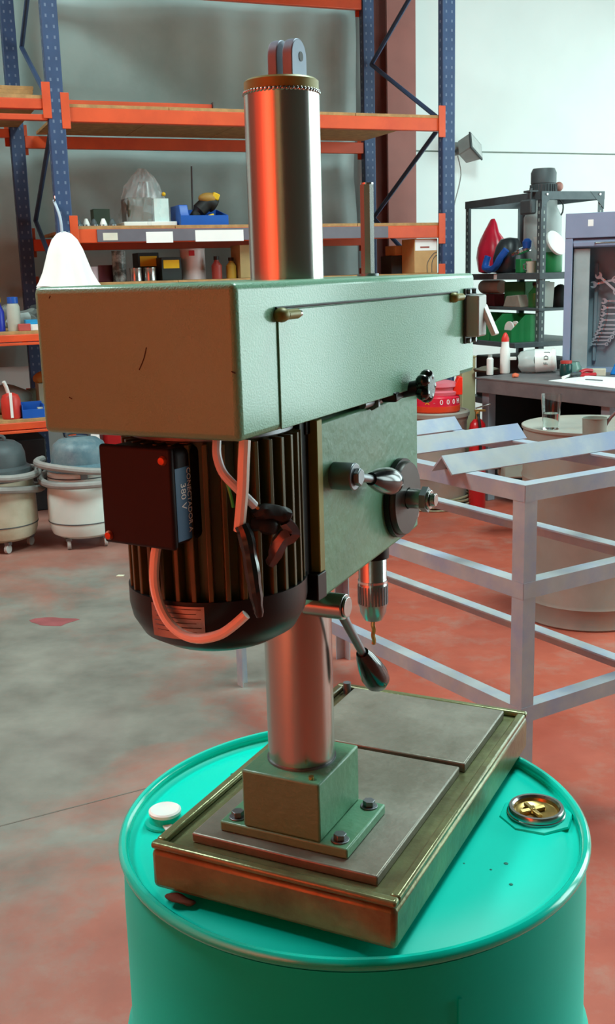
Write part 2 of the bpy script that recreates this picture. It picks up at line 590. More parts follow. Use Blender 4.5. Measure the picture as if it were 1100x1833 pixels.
# small bung: white tear cap
q = on_z(295, 1450, .880) - DC
bung = part('small_bung', B().lathe([(.0, .8640), (.027, .8635), (.026, .866), (.021, .8675), (.0185, .8755), (.0, .8755)], (q.x, q.y, 0), 32), m_teal, drum)
capb = B().lathe([(0, .8755), (.0185, .8755), (.0205, .877), (.0205, .8805), (.0180, .8822), (.0160, .8812), (0, .8812)], (q.x, q.y, 0), 32)
cp = part('bung_cap', capb, m_white, bung)
cp['label'] = 'white round plastic cap'
part('tear_tab', B().prism([(-.006, -.020), (.006, -.020), (.0015, -.034), (-.0015, -.034)], -.0012, .0012).xf(Matrix.Translation((q.x, q.y, .874)) @ Matrix.Rotation(math.radians(14), 4, 'Z') @ Matrix.Rotation(math.radians(14), 4, 'X')), m_white, bung, bev=.0006)
# big bung: brass plug seen open with a cross handle
q = on_z(959, 1452, .870) - DC
b2 = part('large_bung', B().lathe([(.0, .8637), (.047, .8632), (.0455, .8655), (.040, .8668), (.037, .8675)], (q.x, q.y, 0), 8), m_teal, drum)
part('plug_ring', B().lathe([(.028, .864), (.028, .8745), (.0300, .8772), (.0335, .8772), (.0348, .875), (.0352, .8705), (.0365, .8695), (.0365, .864)], (q.x, q.y, 0), 44), m_steel, b2)
pd = part('plug_dish', B().lathe([(.0285, .8745), (.0265, .870), (.023, .868), (0, .8675)], (q.x, q.y, 0), 36), m_brass, b2)
cx = B()
for a in (20, 110):
    cx.box((q.x - .004, q.y + .002, .8705), (.034, .006, .005), rz=math.radians(a))
cx.cyl((q.x - .004, q.y + .002, .868), (q.x - .004, q.y + .002, .875), .006, .004, 12)
part('plug_handle', cx.noise(.0015, 120, 3), m_brass, b2, bev=.001)
# specks of dirt on the lid
for k, (x, y) in enumerate(((878, 1556), (914, 1582), (905, 1545), (830, 1545), (415, 1385), (372, 1428))):
    g = on_z(x, y, .864) - DC
    part('dirt_speck', B().lathe([(.0, .0009), (.0012 + .0006 * (k % 3), .0006), (.0018 + .0006 * (k % 3), 0)], (g.x, g.y, .8634), 7), M('dark_dirt', '087565', .7), drum)

# ------------------------------------------------------------------ drill press
DYAW = math.radians(26.3)
DO = Vector((-.014, 1.10, 0))
DN = Vector((math.cos(DYAW), -math.sin(DYAW), 0))      # local x: to the lit side
DA = Vector((math.sin(DYAW), math.cos(DYAW), 0))       # local y: towards the spindle
ZB = HD + .0005
press = thing('drill_press', 'green pillar drill press with chrome column standing on the teal drum', 'drill press', DO + Vector((0, 0, ZB)), -DYAW)
def D(x, y, z):
    """local point (z absolute)"""
    return Vector((x, y, z))
def dpart(name, b, mat, parent=press, **k):
    return part(name, b, mat, parent, dz=-ZB, **k)
def on_u(px, py, u):
    q = on_plane(px, py, DO + DA * u, DA) - DO
    return D(q.dot(DN), u, q.z)
def on_v(px, py, v):
    q = on_plane(px, py, DO + DN * v, DN) - DO
    return D(v, q.dot(DA), q.z)

# base: tray with lip, channel and raised work surface
V0, V1, U0, U1 = -.139, .152, -.104, .407
base = dpart('base_plate', B().span((V0, U0, ZB), (V1, U1, .922)), m_rimiron, bev=.006)
lip = B()
for a, c in (((V0, U0), (V1, U0 + .012)), ((V0, U1 - .012), (V1, U1)), ((V0, U0 + .012), (V0 + .012, U1 - .012)), ((V1 - .012, U0 + .012), (V1, U1 - .012))):
    lip.span((*a, .922), (*c, .930))
dpart('base_lip', lip, m_rimiron, base, bev=.003)
front_t = dpart('table_surface', B().span((-.104, -.073, .9215), (.120, .198, .9335)), m_cast, base, bev=.002)
rear_t = dpart('table_surface', B().span((-.104, .2055, .9215), (.124, .385, .9345)), m_cast, base, bev=.002)
dpart('stop_pin', B().cyl((-.118, .388, .922), (-.118, .388, .939), .006, seg=14), m_steeld, base)

# column foot with flange and bolts
foot = dpart('column_foot', B().span((-.077, -.056, .9335), (.079, .052, .9455)), m_greens, bev=.002)
dpart('foot_block', B().span((-.047, -.055, .9455), (.047, .051, 1.013)), m_greens, foot, bev=.0025)
for x, y in ((-.062, -.041), (.064, -.041), (-.062, .039), (.064, .039)):
    bb = B().cyl((x, y, .9455), (x, y, .9472), .010, seg=20).cyl((x, y, .9472), (x, y, .9535), .0072, seg=6)
    dpart('bolt', bb, m_steeld, foot, bev=.0006)
dpart('oil_nipple', B().cyl((.034, -.046, 1.013), (.034, -.046, 1.0165), .003, seg=10), m_brass, foot)

column = dpart('column', B().cyl((0, 0, 1.013), (0, 0, 1.712), .037, seg=96), m_col)
dpart('column_collar', B().cyl((0, 0, 1.013), (0, 0, 1.0155), .0385, seg=64), m_steeld, column)
capo = dpart('column_cap', B().lathe([(0, 1.712), (.0365, 1.712), (.0365, 1.722), (.034, 1.724), (0, 1.724)], seg=64), m_olive)
wb_ = B()
for i in range(54):
    a = 2 * PI * i / 54
    wb_.ball((.0372 * math.cos(a), .0372 * math.sin(a), 1.7115), (.0013, .0027, .0016), 8, 6, rot=Matrix.Rotation(a, 4, 'Z') @ Matrix.Rotation(.6, 4, 'X'))
wbo = dpart('weld_bead', wb_, m_steel, capo)
def lug(x0, x1):
    pts = [(-.016, 1.724), (.016, 1.724)] + [(.016 * math.cos(a), 1.744 + .016 * math.sin(a)) for a in [PI * i / 12 for i in range(13)]]
    return B().prism(pts, x0, x1, 'x')
for x0, x1 in ((-.006, .004), (.010, .0205)):
    lg = dpart('lifting_lug', lug(x0, x1), M('blue_grey_lug', '7b8697', .5, .3, .15, 20), capo, bev=.001)
dpart('lug_hole', B().cyl((.0204, .003, 1.744), (.0210, .003, 1.744), .0045, seg=18), m_blackr, capo)

# belt cover
HU0, HU1, HV, HZ0, HZ1 = -.275, .323, .096, 1.414, 1.535
cover = dpart('belt_cover', B().span((-HV, HU0, HZ0), (HV, HU1, HZ1)), m_green, bev=.0055, seg=3)
door = dpart('side_door', B().span((HV, -.209, HZ0 + .001), (HV + .0014, .262, 1.512)), m_green, cover, bev=.0009)
dpart('door_hinge_rod', B().cyl((HV + .0012, -.212, 1.5135), (HV + .0012, .252, 1.5135), .0011, seg=8), m_blackr, cover)
for u in (-.204, .234):
    lt = dpart('door_latch', B().ball((HV + .004, u - .004, 1.508), (.007, .008, .006), 14, 8).cyl((HV + .006, u, 1.508), (HV + .006, u + .020, 1.508), .0042, seg=14), m_olive, cover)
    dpart('latch_pin', B().cyl((HV + .006, u + .012, 1.508), (HV + .006, u + .026, 1.508), .0028, seg=12), m_steel, lt)
sl = on_u(262, 622, HU0)
sr = on_u(249, 662, HU0)
dpart('scratch', B().tube([sl, (sl + sr) / 2 + Vector((.001, 0, 0)), sr], .0005, 5), m_scratch, cover)
for (x0, y0, x1, y1) in ((90, 530, 88, 534), (124, 711, 129, 714), (414, 665, 421, 668)):
    dpart('scratch', B().tube([on_u(x0, y0, HU0), on_u(x1, y1, HU0)], .0005, 5), m_scratch, cover)
# switch
sw = dpart('switch_box', B().span((HV, .283, 1.459), (HV + .018, .3155, 1.509)), M('grey_switch_plastic', 'b9bcb8', .4, 0, .03, 10), cover, bev=.002)
dpart('switch_plate', B().span((HV, .279, 1.451), (HV + .0025, .3195, 1.517)), M('dark_switch_plate', '3c403c', .5, 0, .05, 10), cover, bev=.0008)
dpart('switch_paddle', B().box((HV + .022, .313, 1.478), (.006, .018, .040), rot=Matrix.Rotation(math.radians(-24), 4, 'Y')), m_white, sw, bev=.0015)
for y in (.288, .311):
    for z in (1.5135, 1.4545):
        dpart('screw', B().cyl((HV + .0025, y, z), (HV + .0065, y, z), .0034, seg=12), m_steeld, cover, bev=.0006)
# drive spindle standing out of the cover
dpart('spindle_shaft', B().cyl((0, .211, HZ1), (0, .211, 1.639), .0085, seg=8).cyl((0, .211, 1.639), (0, .211, 1.641), .0078, seg=24), m_steel)
dpart('shaft_collar', B().cyl((0, .211, HZ1), (0, .211, HZ1 + .003), .013, seg=24), m_steeld)

# drill head
hp = [(-.075, -.092), (.075, -.092), (.075, .172), (.060, .205), (.030, .235), (-.030, .235), (-.060, .205), (-.075, .172)]
head = B().prism(hp, 1.232, 1.404)
for v in head.bm.verts:           # lower front corner cut away
    if v.co.z < 1.3 and v.co.y > .16:
        v.co.z += .012
headg = dpart('drill_head', head, m_greens, bev=.003)
dpart('head_neck', B().span((-.06, -.07, 1.404), (.062, .16, 1.4145)), m_blackp, headg, bev=.001)
dpart('clamp_lug', B().span((-.03, -.075, 1.214), (.045, .045, 1.2325)), m_greens, headg, bev=.003)
dpart('head_bolt', B().cyl((.075, .163, 1.262), (.079, .163, 1.262), .0045, seg=6), m_steel, headg)
# motor slide plate with black end blocks
sp_ = dpart('motor_plate', B().span((-.082, -.104, 1.262), (.079, -.0925, 1.408)), m_olive, bev=.001)
dpart('slide_block', B().span((-.07, -.112, 1.236), (.080, -.0925, 1.262)), m_blackp, sp_, bev=.001)
dpart('slide_block', B().span((-.07, -.112, 1.395), (.072, -.086, 1.4135)), m_blackp, sp_, bev=.001)
dpart('slide_rail', B().span((.045, -.122, 1.24), (.070, -.104, 1.412)), m_blackp, sp_, bev=.001)

# quill, chuck and bit
SP = (0, .212)
dpart('quill', B().cyl((*SP, 1.190), (*SP, 1.246), .021, seg=40), m_blackp)
ck = dpart('chuck', B().lathe([(0, 1.192), (.0165, 1.192), (.0178, 1.189), (.0178, 1.158), (.0186, 1.156), (.0186, 1.128), (.017, 1.124), (.0165, 1.118), (.0115, 1.108), (0, 1.108)], (*SP, 0), 40), m_steel)
kn = B()
for i in range(26):
    a = 2 * PI * i / 26
    kn.box((SP[0] + .0187 * math.cos(a), SP[1] + .0187 * math.sin(a), 1.142), (.0012, .0022, .024), rz=a)
dpart('chuck_sleeve', kn, m_steeld, ck)
dpart('chuck_band', B().cyl((*SP, 1.1575), (*SP, 1.1605), .0189, seg=40), m_chrome, ck)
bit = B()
tw = []
for i in range(13):
    tw.append((SP[0] + .0006 * math.cos(i * 1.3), SP[1] + .0006 * math.sin(i * 1.3), 1.109 - i * .003))
dpart('drill_bit', bit.tube(tw, [.0028] * 12 + [.0009], 8, smooth=2), m_brass, ck)

# feed hub with spokes, depth dial and handle
hub = dpart('feed_hub', B().lathe([(0, 0), (.041, 0), (.0415, .002), (.0415, .010), (.040, .0125), (.012, .0125)], (.075, .110, 1.292), 48, rot=Matrix.Rotation(PI / 2, 4, 'Y')), M('dark_iron_dial', '3f3a38', .38, .6, .2, 20))
dpart('dial_ring', B().lathe([(.041, -.0), (.0445, .0), (.0445, .006), (.041, .006)], (.0752, .110, 1.292), 48, rot=Matrix.Rotation(PI / 2, 4, 'Y'), close=True), m_blackp, hub)
dpart('hub_shaft', B().cyl((.086, .110, 1.292), (.114, .110, 1.292), .011, seg=24).cyl((.114, .110, 1.292), (.120, .110, 1.292), .0075, seg=24), m_steel, hub, bev=.001)
dpart('hub_nut', B().cyl((.104, .110, 1.292), (.111, .110, 1.292), .0145, seg=6), m_steeld, hub)
def grip_prof(L, r):
    return [(0, 0), (r * .45, 0), (r * .62, L * .12), (r * .86, L * .38), (r, L * .66), (r * .93, L * .84), (r * .62, L * .96), (0, L)]
def lever(p0, p1, L, r, rod, parent, names):
    p0, p1 = Vector(p0), Vector(p1)
    d = (p1 - p0).normalized()
    rq = d.to_track_quat('Z', 'Y').to_matrix().to_4x4()
    a = dpart(names[0], B().cyl(p0, p1, rod, rod * .85, 16), m_steeld, parent)
    dpart(names[1], B().lathe(grip_prof(L, r), p1 - d * .004, 28, rot=rq), m_black, parent)
    return a
lh = dpart('lever_hub', B().cyl((.070, -.060, 1.348), (.098, -.060, 1.348), .0135, seg=28).cyl((.098, -.060, 1.348), (.104, -.060, 1.348), .009, seg=6), m_steeld, bev=.0012)
lever((.096, -.055, 1.347), (.098, -.018, 1.338), .060, .0145, .0048, lh, ('lever_rod', 'grip'))
h0, h1 = on_u(556, 1074, -.03), on_u(618, 1088, -.03)
kh = dpart('clamp_hub', B().cyl((.026, -.03, 1.205), (h1.x, -.03, 1.205), .0135, seg=28).cyl((h1.x, -.03, 1.205), (h1.x + .003, -.03, 1.205), .011, seg=28), m_steel, bev=.001)
g0, g1 = on_v(606, 1090, h1.x - .012), on_v(650, 1172, h1.x - .006)
g2 = on_v(681, 1238, h1.x)
lever(g0, g1, (g2 - g1).length, .0155, .0052, kh, ('clamp_rod', 'grip'))
# belt tension knob under the cover edge
kc = on_v(736, 690, .098)
kb = dpart('tension_knob', B().cyl((.06, kc.y - .008, 1.409), (.112, kc.y, 1.419), .008, seg=20), m_blackp)
star = B()
for i in range(5):
    a = 2 * PI * i / 5
    star.ball((.114, kc.y + .011 * math.cos(a), 1.419 + .011 * math.sin(a)), (.008, .0075, .0075), 12, 8)
star.cyl((.108, kc.y, 1.419), (.121, kc.y, 1.419), .012, seg=20)
dpart('knob_star', star, m_black, kb)
dpart('tension_arm', B().box((.088, kc.y - .028, 1.4125), (.016, .05, .010), rz=.2), m_blackp, kb, bev=.002)
dpart('tension_stop', B().cyl((.05, .19, 1.402), (.085, .19, 1.402), .008, seg=16), m_blackp, kb)
dpart('adjusting_screw', B().cyl((.078, .005, 1.409), (.078, .055, 1.409), .0045, seg=14).cyl((.078, .03, 1.409), (.078, .034, 1.409), .009, seg=6), m_steeld, kb)

# motor: finned body, fan cover, terminal box, plate
MU = -.160
MZ0, MZ1 = 1.256, 1.4135
motor = dpart('motor', B().cyl((0, MU, MZ0 - .006), (0, MU, MZ1), .069, seg=64), m_motor)
fm = B().span((.067, -.0022, MZ0 + .002), (.0815, .0022, 1.403))
fproto = part('fin', fm, m_motor, motor, bev=.0008, smooth=0, dz=-ZB)
fproto.location = (0, MU, 0)
NF = 34
for i in range(1, NF):
    f_ = fproto.copy()
    COL.objects.link(f_)
    f_.parent = motor
    f_.rotation_euler = (0, 0, 2 * PI * i / NF)
dpart('motor_flange', B().cyl((0, MU, 1.404), (0, MU, MZ1), .074, seg=48), m_steeld, motor, bev=.001)
fc = [(.0, 1.206), (.030, 1.2065), (.055, 1.212), (.072, 1.222), (.0805, 1.237), (.083, 1.250), (.083, 1.266), (.079, 1.266), (.076, 1.258)]
dpart('fan_cover', B().lathe(fc, (0, MU, 0), 64), m_blackp, motor)
# terminal box
tf = math.radians(5)
td = Vector((-math.sin(tf), -math.cos(tf), 0))
tt = Vector((math.cos(tf), -math.sin(tf), 0))
tc_ = Vector((-.006, MU, 1.361)) + td * .102
def tb(x, dd, z):
    return tc_ + tt * x + td * dd + Vector((0, 0, z))
rotb = Matrix.Rotation(-tf, 4, 'Z')
tbx = dpart('terminal_box', B().box(tb(0, -.040, 0), (.073, .066, .082), rot=rotb), m_box, motor, bev=.006, seg=3)
dpart('terminal_lid', B().box(tb(0, -.003, 0), (.077, .007, .086), rot=rotb), m_box, motor, bev=.003, seg=3)
for x, z in ((.031, .033), (-.032, -.036)):
    dpart('lid_screw', B().lathe([(0, .004), (.003, .0035), (.0042, .001), (.0042, 0)], tb(x, .0, z), 14, rot=Matrix.Rotation(PI / 2, 4, 'X')), M('rusty_screw', 'b3502a', .45, .4, .2, 40), motor)
lb_x = .0366
dpart('side_label', B().box(tb(lb_x, -.0165, -.006), (.0008, .019, .062), rot=rotb), m_dblue, motor)
for body, size, dd, z0 in (('380 V', .0095, -.0165, .012), ('CONECTADOR A', .0070, -.0245, .024)):
    text(body, size, m_letw, motor, Matrix.Translation((0, 0, -ZB)) @ basis(tb(lb_x + .0006, dd, z0), (0, 0, -1), -td), 'lettering', .0001)
# name plate curved round the fan cover
npb = B()
rows = []
for i in range(13):
    a = math.radians(-92 + 3 * i - 12)
    rows.append([npb.bm.verts.new((.0838 * math.cos(a) * (1 if z > 1.24 else .988), MU + .0838 * math.sin(a) * (1 if z > 1.24 else .988), z)) for z in (1.2625, 1.247, 1.232)])
for i in range(12):
    for k in range(2):
        npb.bm.faces.new((rows[i][k], rows[i + 1][k], rows[i + 1][k + 1], rows[i][k + 1]))
npl = dpart('name_plate', npb, m_plate, motor)
for k in range(6):                     # embossed lines of the plate
    ln = B()
    z = 1.2600 - k * .0042
    rr = .0841 if z > 1.24 else .0834
    a0, a1 = -102 + (k % 3), -70 - 3 * (k % 2)
    ln.tube([(rr * math.cos(math.radians(a)), MU + rr * math.sin(math.radians(a)), z) for a in (a0, (2 * a0 + a1) / 3, (a0 + 2 * a1) / 3, a1)], .00028, 4)
    dpart('plate_line', ln, M('plate_engraving', '4a2a26', .6), motor)
# wiring
def cab(name, pts, r, mat, parent=motor, seg=10):
    return dpart(name, B().tube([on_u(*p) for p in pts], r, seg), mat, parent)
cab('supply_cable', [(283, 968, -.243), (277, 1000, -.247), (277, 1050, -.250), (292, 1098, -.252), (318, 1130, -.254), (352, 1143, -.256), (390, 1137, -.256), (415, 1122, -.254), (440, 1100, -.250)], .0044, m_cable)
cab('supply_cable', [(388, 788, -.238), (388, 815, -.242), (398, 845, -.244), (418, 868, -.243), (442, 892, -.236), (455, 905, -.230)], .0038, m_cablew)
cab('supply_cable', [(438, 788, -.236), (436, 830, -.240), (434, 880, -.241), (428, 950, -.240)], .0050, m_cable)
cab('green_wire', [(405, 862, -.240), (412, 885, -.242), (417, 908, -.240)], .0014, M('green_wire', '2fae4a', .4), seg=6)
cab('orange_wire', [(438, 892, -.234), (455, 905, -.230), (472, 918, -.224)], .0014, M('orange_wire', 'd97a3a', .4), seg=6)
tp = cab('cable_tape', [(432, 940, -.240), (441, 965, -.240), (449, 1010, -.239), (456, 1055, -.239), (464, 1104, -.237)], [.0062, .0070, .0062, .0068, .0060, .0045, .003], m_black)
sp2 = dpart('tape_splice', B().tube([on_u(*p) for p in ((455, 925, -.228), (475, 918, -.222), (500, 920, -.214), (516, 926, -.208))], [.0055, .0075, .007, .0078, .006], 10).noise(.0018, 120, 3), m_blackr, motor)
dpart('tape_splice', B().tube([on_u(*p) for p in ((448, 938, -.232), (470, 940, -.226), (492, 945, -.218))], [.005, .0065, .0055], 10).noise(.0018, 120, 5), m_blackr, motor)
tl = B()
pts = [on_u(*p) for p in ((512, 935, -.212), (522, 955, -.21), (505, 965, -.214), (488, 998, -.219), (478, 1012, -.221))]
tl.tube(pts, [.006, .0075, .007, .005, .002], 6)
tl.noise(.002, 90, 8)
dpart('tape_tail', tl, M('shiny_tape', '4a474c', .18, 0, .2, 20, coat=.5), motor)

# rust crumbs and a scrap of rag wedged under the corner of the base
rg = on_z(322, 1612, .868)
rag = B().ball((0, 0, .0045), (.019, .007, .0042), 18, 8).noise(.004, 70, 2)
single('rag_scrap', rag, m_rust, 'small rust brown scrap of rag beside the drill press base corner', 'rag', (rg.x, rg.y, .8655), math.radians(-22))

# ------------------------------------------------------------------ angle-steel frame
FA = math.radians(58)
ax_ = Vector((math.sin(FA), math.cos(FA), 0))          # local x, short side
FYAW = math.atan2(ax_.y, ax_.x)
FC = Vector((.533, 2.54, 0))
FL_, FWID = 1.55, .50
frame = thing('angle_steel_frame', 'welded grey angle steel table frame behind the drum', 'frame', FC, FYAW)
A_, TH = .042, .005
def angle_bar(p, q, n1, n2, sz=A_):
    """L-section bar from p to q, flanges reaching along n1 and n2"""
    p, q, n1, n2 = map(Vector, (p, q, n1, n2))
    b = B()
    prof_ = [Vector((0, 0)), Vector((sz, 0)), Vector((sz, TH)), Vector((TH, TH)), Vector((TH, sz)), Vector((0, sz))]
    a = [b.bm.verts.new(p + n1 * c.x + n2 * c.y) for c in prof_]
    c_ = [b.bm.verts.new(q + n1 * c.x + n2 * c.y) for c in prof_]
    b.bm.faces.new(a[::-1]); b.bm.faces.new(c_)
    for i in range(6):
        b.bm.faces.new((a[i], a[(i + 1) % 6], c_[(i + 1) % 6], c_[i]))
    return b
ZT, ZM, ZL = 1.02, .77, .436
for (x, sx) in ((0, 1), (FWID, -1)):
    for (y, sy) in ((0, 1), (FL_, -1)):
        part('leg', angle_bar((x, y, 0), (x, y, ZT), (sx, 0, 0), (0, sy, 0)), m_frame, frame, smooth=0)
for z in (ZT, ZM, ZL):
    for (x, sx) in ((0, 1), (FWID, -1)):
        part('rail', angle_bar((x - sx * .001, 0, z), (x - sx * .001, FL_, z), (sx, 0, 0), (0, 0, -1), A_), m_frame, frame, smooth=0)
    for (y, sy) in ((0, 1), (FL_, -1)):
        part('rail', angle_bar((0, y - sy * .001, z + .0005), (FWID, y - sy * .001, z + .0005), (0, sy, 0), (0, 0, -1), A_), m_frame, frame, smooth=0)
# loose angle offcuts laid across the top (ridge upwards)
def loose_angle(y, x0, x1, label, wdt=.058, rz=0):
    c45 = math.sqrt(.5)
    n1, n2 = Vector((0, c45, -c45)), Vector((0, -c45, -c45))
    L = x1 - x0
    b = angle_bar((-L / 2, 0, wdt * c45), (L / 2, 0, wdt * c45), n1, n2, wdt)
    loc = FC + ax_ * ((x0 + x1) / 2) + Vector((-ax_.y, ax_.x, 0)) * y + Vector((0, 0, ZT + .0015))
    return single('angle_offcut', b, m_frame, label, 'steel bar', loc, FYAW + rz, 'angle offcuts on the steel frame', smooth=0)
loose_angle(.265, -.045, .62, 'longest pale steel angle offcut lying across the near end of the frame', .062)
loose_angle(.58, -.12, .52, 'grey steel angle offcut across the frame, middle of the three', .060)
loose_angle(.86, -.02, .50, 'short bluish steel angle offcut across the frame nearest the red canister', .055)

# ------------------------------------------------------------------ grey barrel with glass and dipper
gd = thing('steel_barrel', 'large scuffed grey steel barrel with a glass on its lid', 'barrel', (1.25, 4.62, 0))
RG, HG = .288, .865
gp = [(0, .01), (RG - .01, .01), (RG - .002, 0), (RG + .004, .008), (RG, .024), (RG, .08), (RG + .006, .095), (RG, .11), (RG, HG - .24), (RG + .006, HG - .225), (RG, HG - .21), (RG, HG - .015)]
part('barrel_body', B().lathe(gp, seg=64), m_galv, gd)
part('barrel_lid', B().lathe([(RG + .001, HG - .018), (RG + .008, HG - .012), (RG + .008, HG - .002), (RG + .002, HG), (RG - .008, HG - .004), (0, HG - .004)], seg=64), m_galv, gd)
TOPG = HG - .0035
g = on_z(985, 768, TOPG)
gl = thing('drinking_glass', 'clear tapered plastic glass half full on the grey barrel lid', 'glass', (g.x, g.y, TOPG))
part('glass_wall', B().lathe([(.0, 0), (.034, 0), (.044, .150), (.0425, .150), (.0325, .004), (0, .004)], seg=36), m_glass, gl)
part('water', B().lathe([(0, .0045), (.0322, .0045), (.036, .068), (0, .068)], seg=36), M('water', 'e8f0ee', .02, 0, 0, 5, trans=1, ior=1.2), gl)
g = on_z(1063, 781, TOPG)
dp = thing('metal_dipper', 'grey dented metal dipper with a slanted handle on the barrel lid', 'dipper', (g.x, g.y, TOPG))
part('cup', B().lathe([(0, 0), (.047, 0), (.050, .075), (.0525, .077), (.049, .077), (.046, .004), (0, .004)], seg=32), m_conc, dp)
part('handle', B().tube([(.03, -.01, .02), (.06, -.02, .08), (.14, -.045, .165), (.22, -.07, .25)], .007, 10), m_steeld, dp)

# small barrel with the red canister
sb = thing('small_drum', 'small grey metal drum behind the drill head with red canister on top', 'drum', (.862, 6.97, 0))
part('drum_body', B().lathe([(0, .005), (.195, .005), (.205, .015), (.205, .20), (.209, .21), (.205, .22), (.205, .57), (.213, .585), (.213, .602)], seg=48), m_galv, sb)
part('drum_lid', B().lathe([(.213, .602), (.222, .606), (.224, .632), (.216, .640), (.200, .640), (.196, .634), (0, .634)], seg=48), m_galv, sb)
cn = thing('red_canister', 'red ring shaped canister with white printed marks on the small drum', 'canister', (.862, 6.95, .6345))
part('canister_base', B().lathe([(0, 0), (.150, 0), (.158, .01), (.158, .045), (0, .045)], seg=40), M('orange_red_plastic', 'd8401c', .4), cn)
part('canister_body', B().lathe([(0, .045), (.155, .045), (.155, .098), (.148, .106), (.06, .115), (0, .115)], seg=40), m_redp, cn)
part('canister_neck', B().lathe([(.0, .11), (.11, .11), (.115, .13), (.095, .14), (.095, .155), (.11, .165), (.105, .19), (.06, .20), (0, .20)], (.03, 0, 0), 32), m_pink, cn)
part('canister_flap', B().prism([(-.02, .11), (.055, .11), (.055, .225), (.03, .225)], -.045, .045, 'y').xf(Matrix.Translation((.11, -.02, 0))), M('signal_red', 'f02a12', .45), cn, bev=.004)
for i, (ch, mt) in enumerate((('X', m_yellow), ('-', m_pink), ('0', m_letw), ('0', m_letw), ('0', m_letw), ('H', m_letw))):
    a = math.radians(-118 + i * 17)
    c = Vector((.1555 * math.cos(a), .1555 * math.sin(a), .073))
    text(ch, .045, mt, cn, basis(c, (-math.sin(a), math.cos(a), 0), (0, 0, 1)), 'lettering', .0008, 'CENTER')
# wire rope coil on the floor round the drum
coil = B()
cpts = []
for i in range(150):
    a = 2 * PI * i / 25
    rr = .230 + .006 * math.sin(i * .9) + .008 * math.sin(i * .37)
    cpts.append((rr * math.cos(a), rr * math.sin(a), .012 + .013 * (i // 25) + .006 * math.sin(i * .6)))
coil.tube(cpts, .008, 6, smooth=2)
single('wire_rope_coil', coil, M('dull_rope_wire', '8c8468', .6, .3, .2, 30), 'coil of dull wire rope lying round the foot of the small drum', 'rope', (.862, 6.97, 0))
# fire extinguisher
ex = thing('fire_extinguisher', 'tall red cylinder fire extinguisher by the workbench leg', 'extinguisher', (1.118, 6.84, 0))
part('cylinder', B().lathe([(0, 0), (.05, 0), (.055, .008), (.055, .52), (.048, .56), (.028, .585), (.02, .59), (0, .59)], seg=32), m_red, ex)
part('orange_band', B().lathe([(.0555, .49), (.0562, .49), (.0562, .525), (.0555, .525)], seg=32, close=True), M('orange_band', 'e0601c', .4), ex)
part('valve', B().cyl((0, 0, .58), (0, 0, .64), .016, seg=16).box((.015, 0, .645), (.07, .018, .014)), m_brass, ex, bev=.001)
part('lever', B().box((.035, 0, .672), (.10, .016, .008), rot=Matrix.Rotation(-.25, 4, 'Y')), m_steel, ex, bev=.001)
part('hose', B().tube([(.0, -.012, .62), (.0, -.05, .60), (.01, -.066, .5), (.01, -.066, .35)], .009, 8), m_blackr, ex)
# beige post between rack and bench
bp_ = on_plane(833, 700, (0, 7.45, 0), Vector((0, 1, 0)))
bpo = thing('guard_post', 'short beige painted steel post behind the red canister', 'post', (bp_.x, 7.45, 0), RYAW)
part('post', B().box((0, 0, .475), (.105, .09, .93)), m_beige, bpo, bev=.004)
part('foot_plate', B().box((0, 0, .005), (.17, .16, .01)), m_beige, bpo, bev=.001)
part('post_cap', B().box((0, 0, .945), (.112, .097, .012)), m_beige, bpo, bev=.002)

# ------------------------------------------------------------------ workbench
BX = Vector((.535, -.845, 0)).normalized()
BYAW = math.atan2(BX.y, BX.x)
BYD = Vector((-BX.y, BX.x, 0))
BC = Vector((1.168, 7.10, 0))
BZ = .835
def BW(x, y, z=BZ):
    return BC + BX * x + BYD * y + Vector((0, 0, z))
def on_bench(px, py):
    return on_z(px, py, BZ)
bench = thing('workbench', 'heavy grey steel workbench loaded with tools and papers', 'workbench', BC, BYAW)
BL_, BD_ = 2.2, 1.28
part('bench_top', B().span((-.02, -.02, BZ - .012), (BL_, BD_, BZ)), m_bench, bench, bev=.003)
part('front_apron', B().span((0, -.018, BZ - .10), (BL_ - .02, .012, BZ - .012)), m_bench, bench, bev=.002)
part('side_apron', B().span((-.018, .012, BZ - .10), (.012, BD_ - .02, BZ - .012)), m_bench, bench, bev=.002)
for x in (.015, 1.05, BL_ - .085):
    for y in (.015, BD_ - .08):
        part('leg', B().span((x, y, 0), (x + .065, y + .065, BZ - .012)), M('bench_leg_grey', '8b9199', .5, .2, .1, 8), bench, bev=.004)
part('lower_shelf', B().span((.026, .02, .34), (BL_ - .03, BD_ - .03, .362)), m_bench, bench, bev=.002)
part('shade_panel', B().span((.012, .08, .02), (.024, BD_ - .08, BZ - .012)), M('bench_shade', '141617', .7), bench)  # black sheet stands in for the shade under the bench
part('back_panel', B().span((.02, BD_ - .02, .362), (BL_ - .03, BD_ - .005, BZ - .012)), M('bench_back_panel', '2f3130', .7), bench)
# gearbox casting on the lower shelf
q = on_z(925, 852, .3625)
gx = thing('gearbox_casting', 'grey green gearbox casting stored under the workbench', 'gearbox', (q.x, q.y, .3625), RYAW - .3)
part('gearbox_body', B().box((0, 0, .07), (.20, .14, .14)), m_conc, gx, bev=.01)
part('gearbox_end', B().cyl((.10, 0, .075), (.16, 0, .075), .06, seg=28), m_conc, gx, bev=.004)
part('output_shaft', B().cyl((-.17, 0, .07), (-.10, 0, .07), .026, seg=20), m_dgrey, gx, bev=.003)

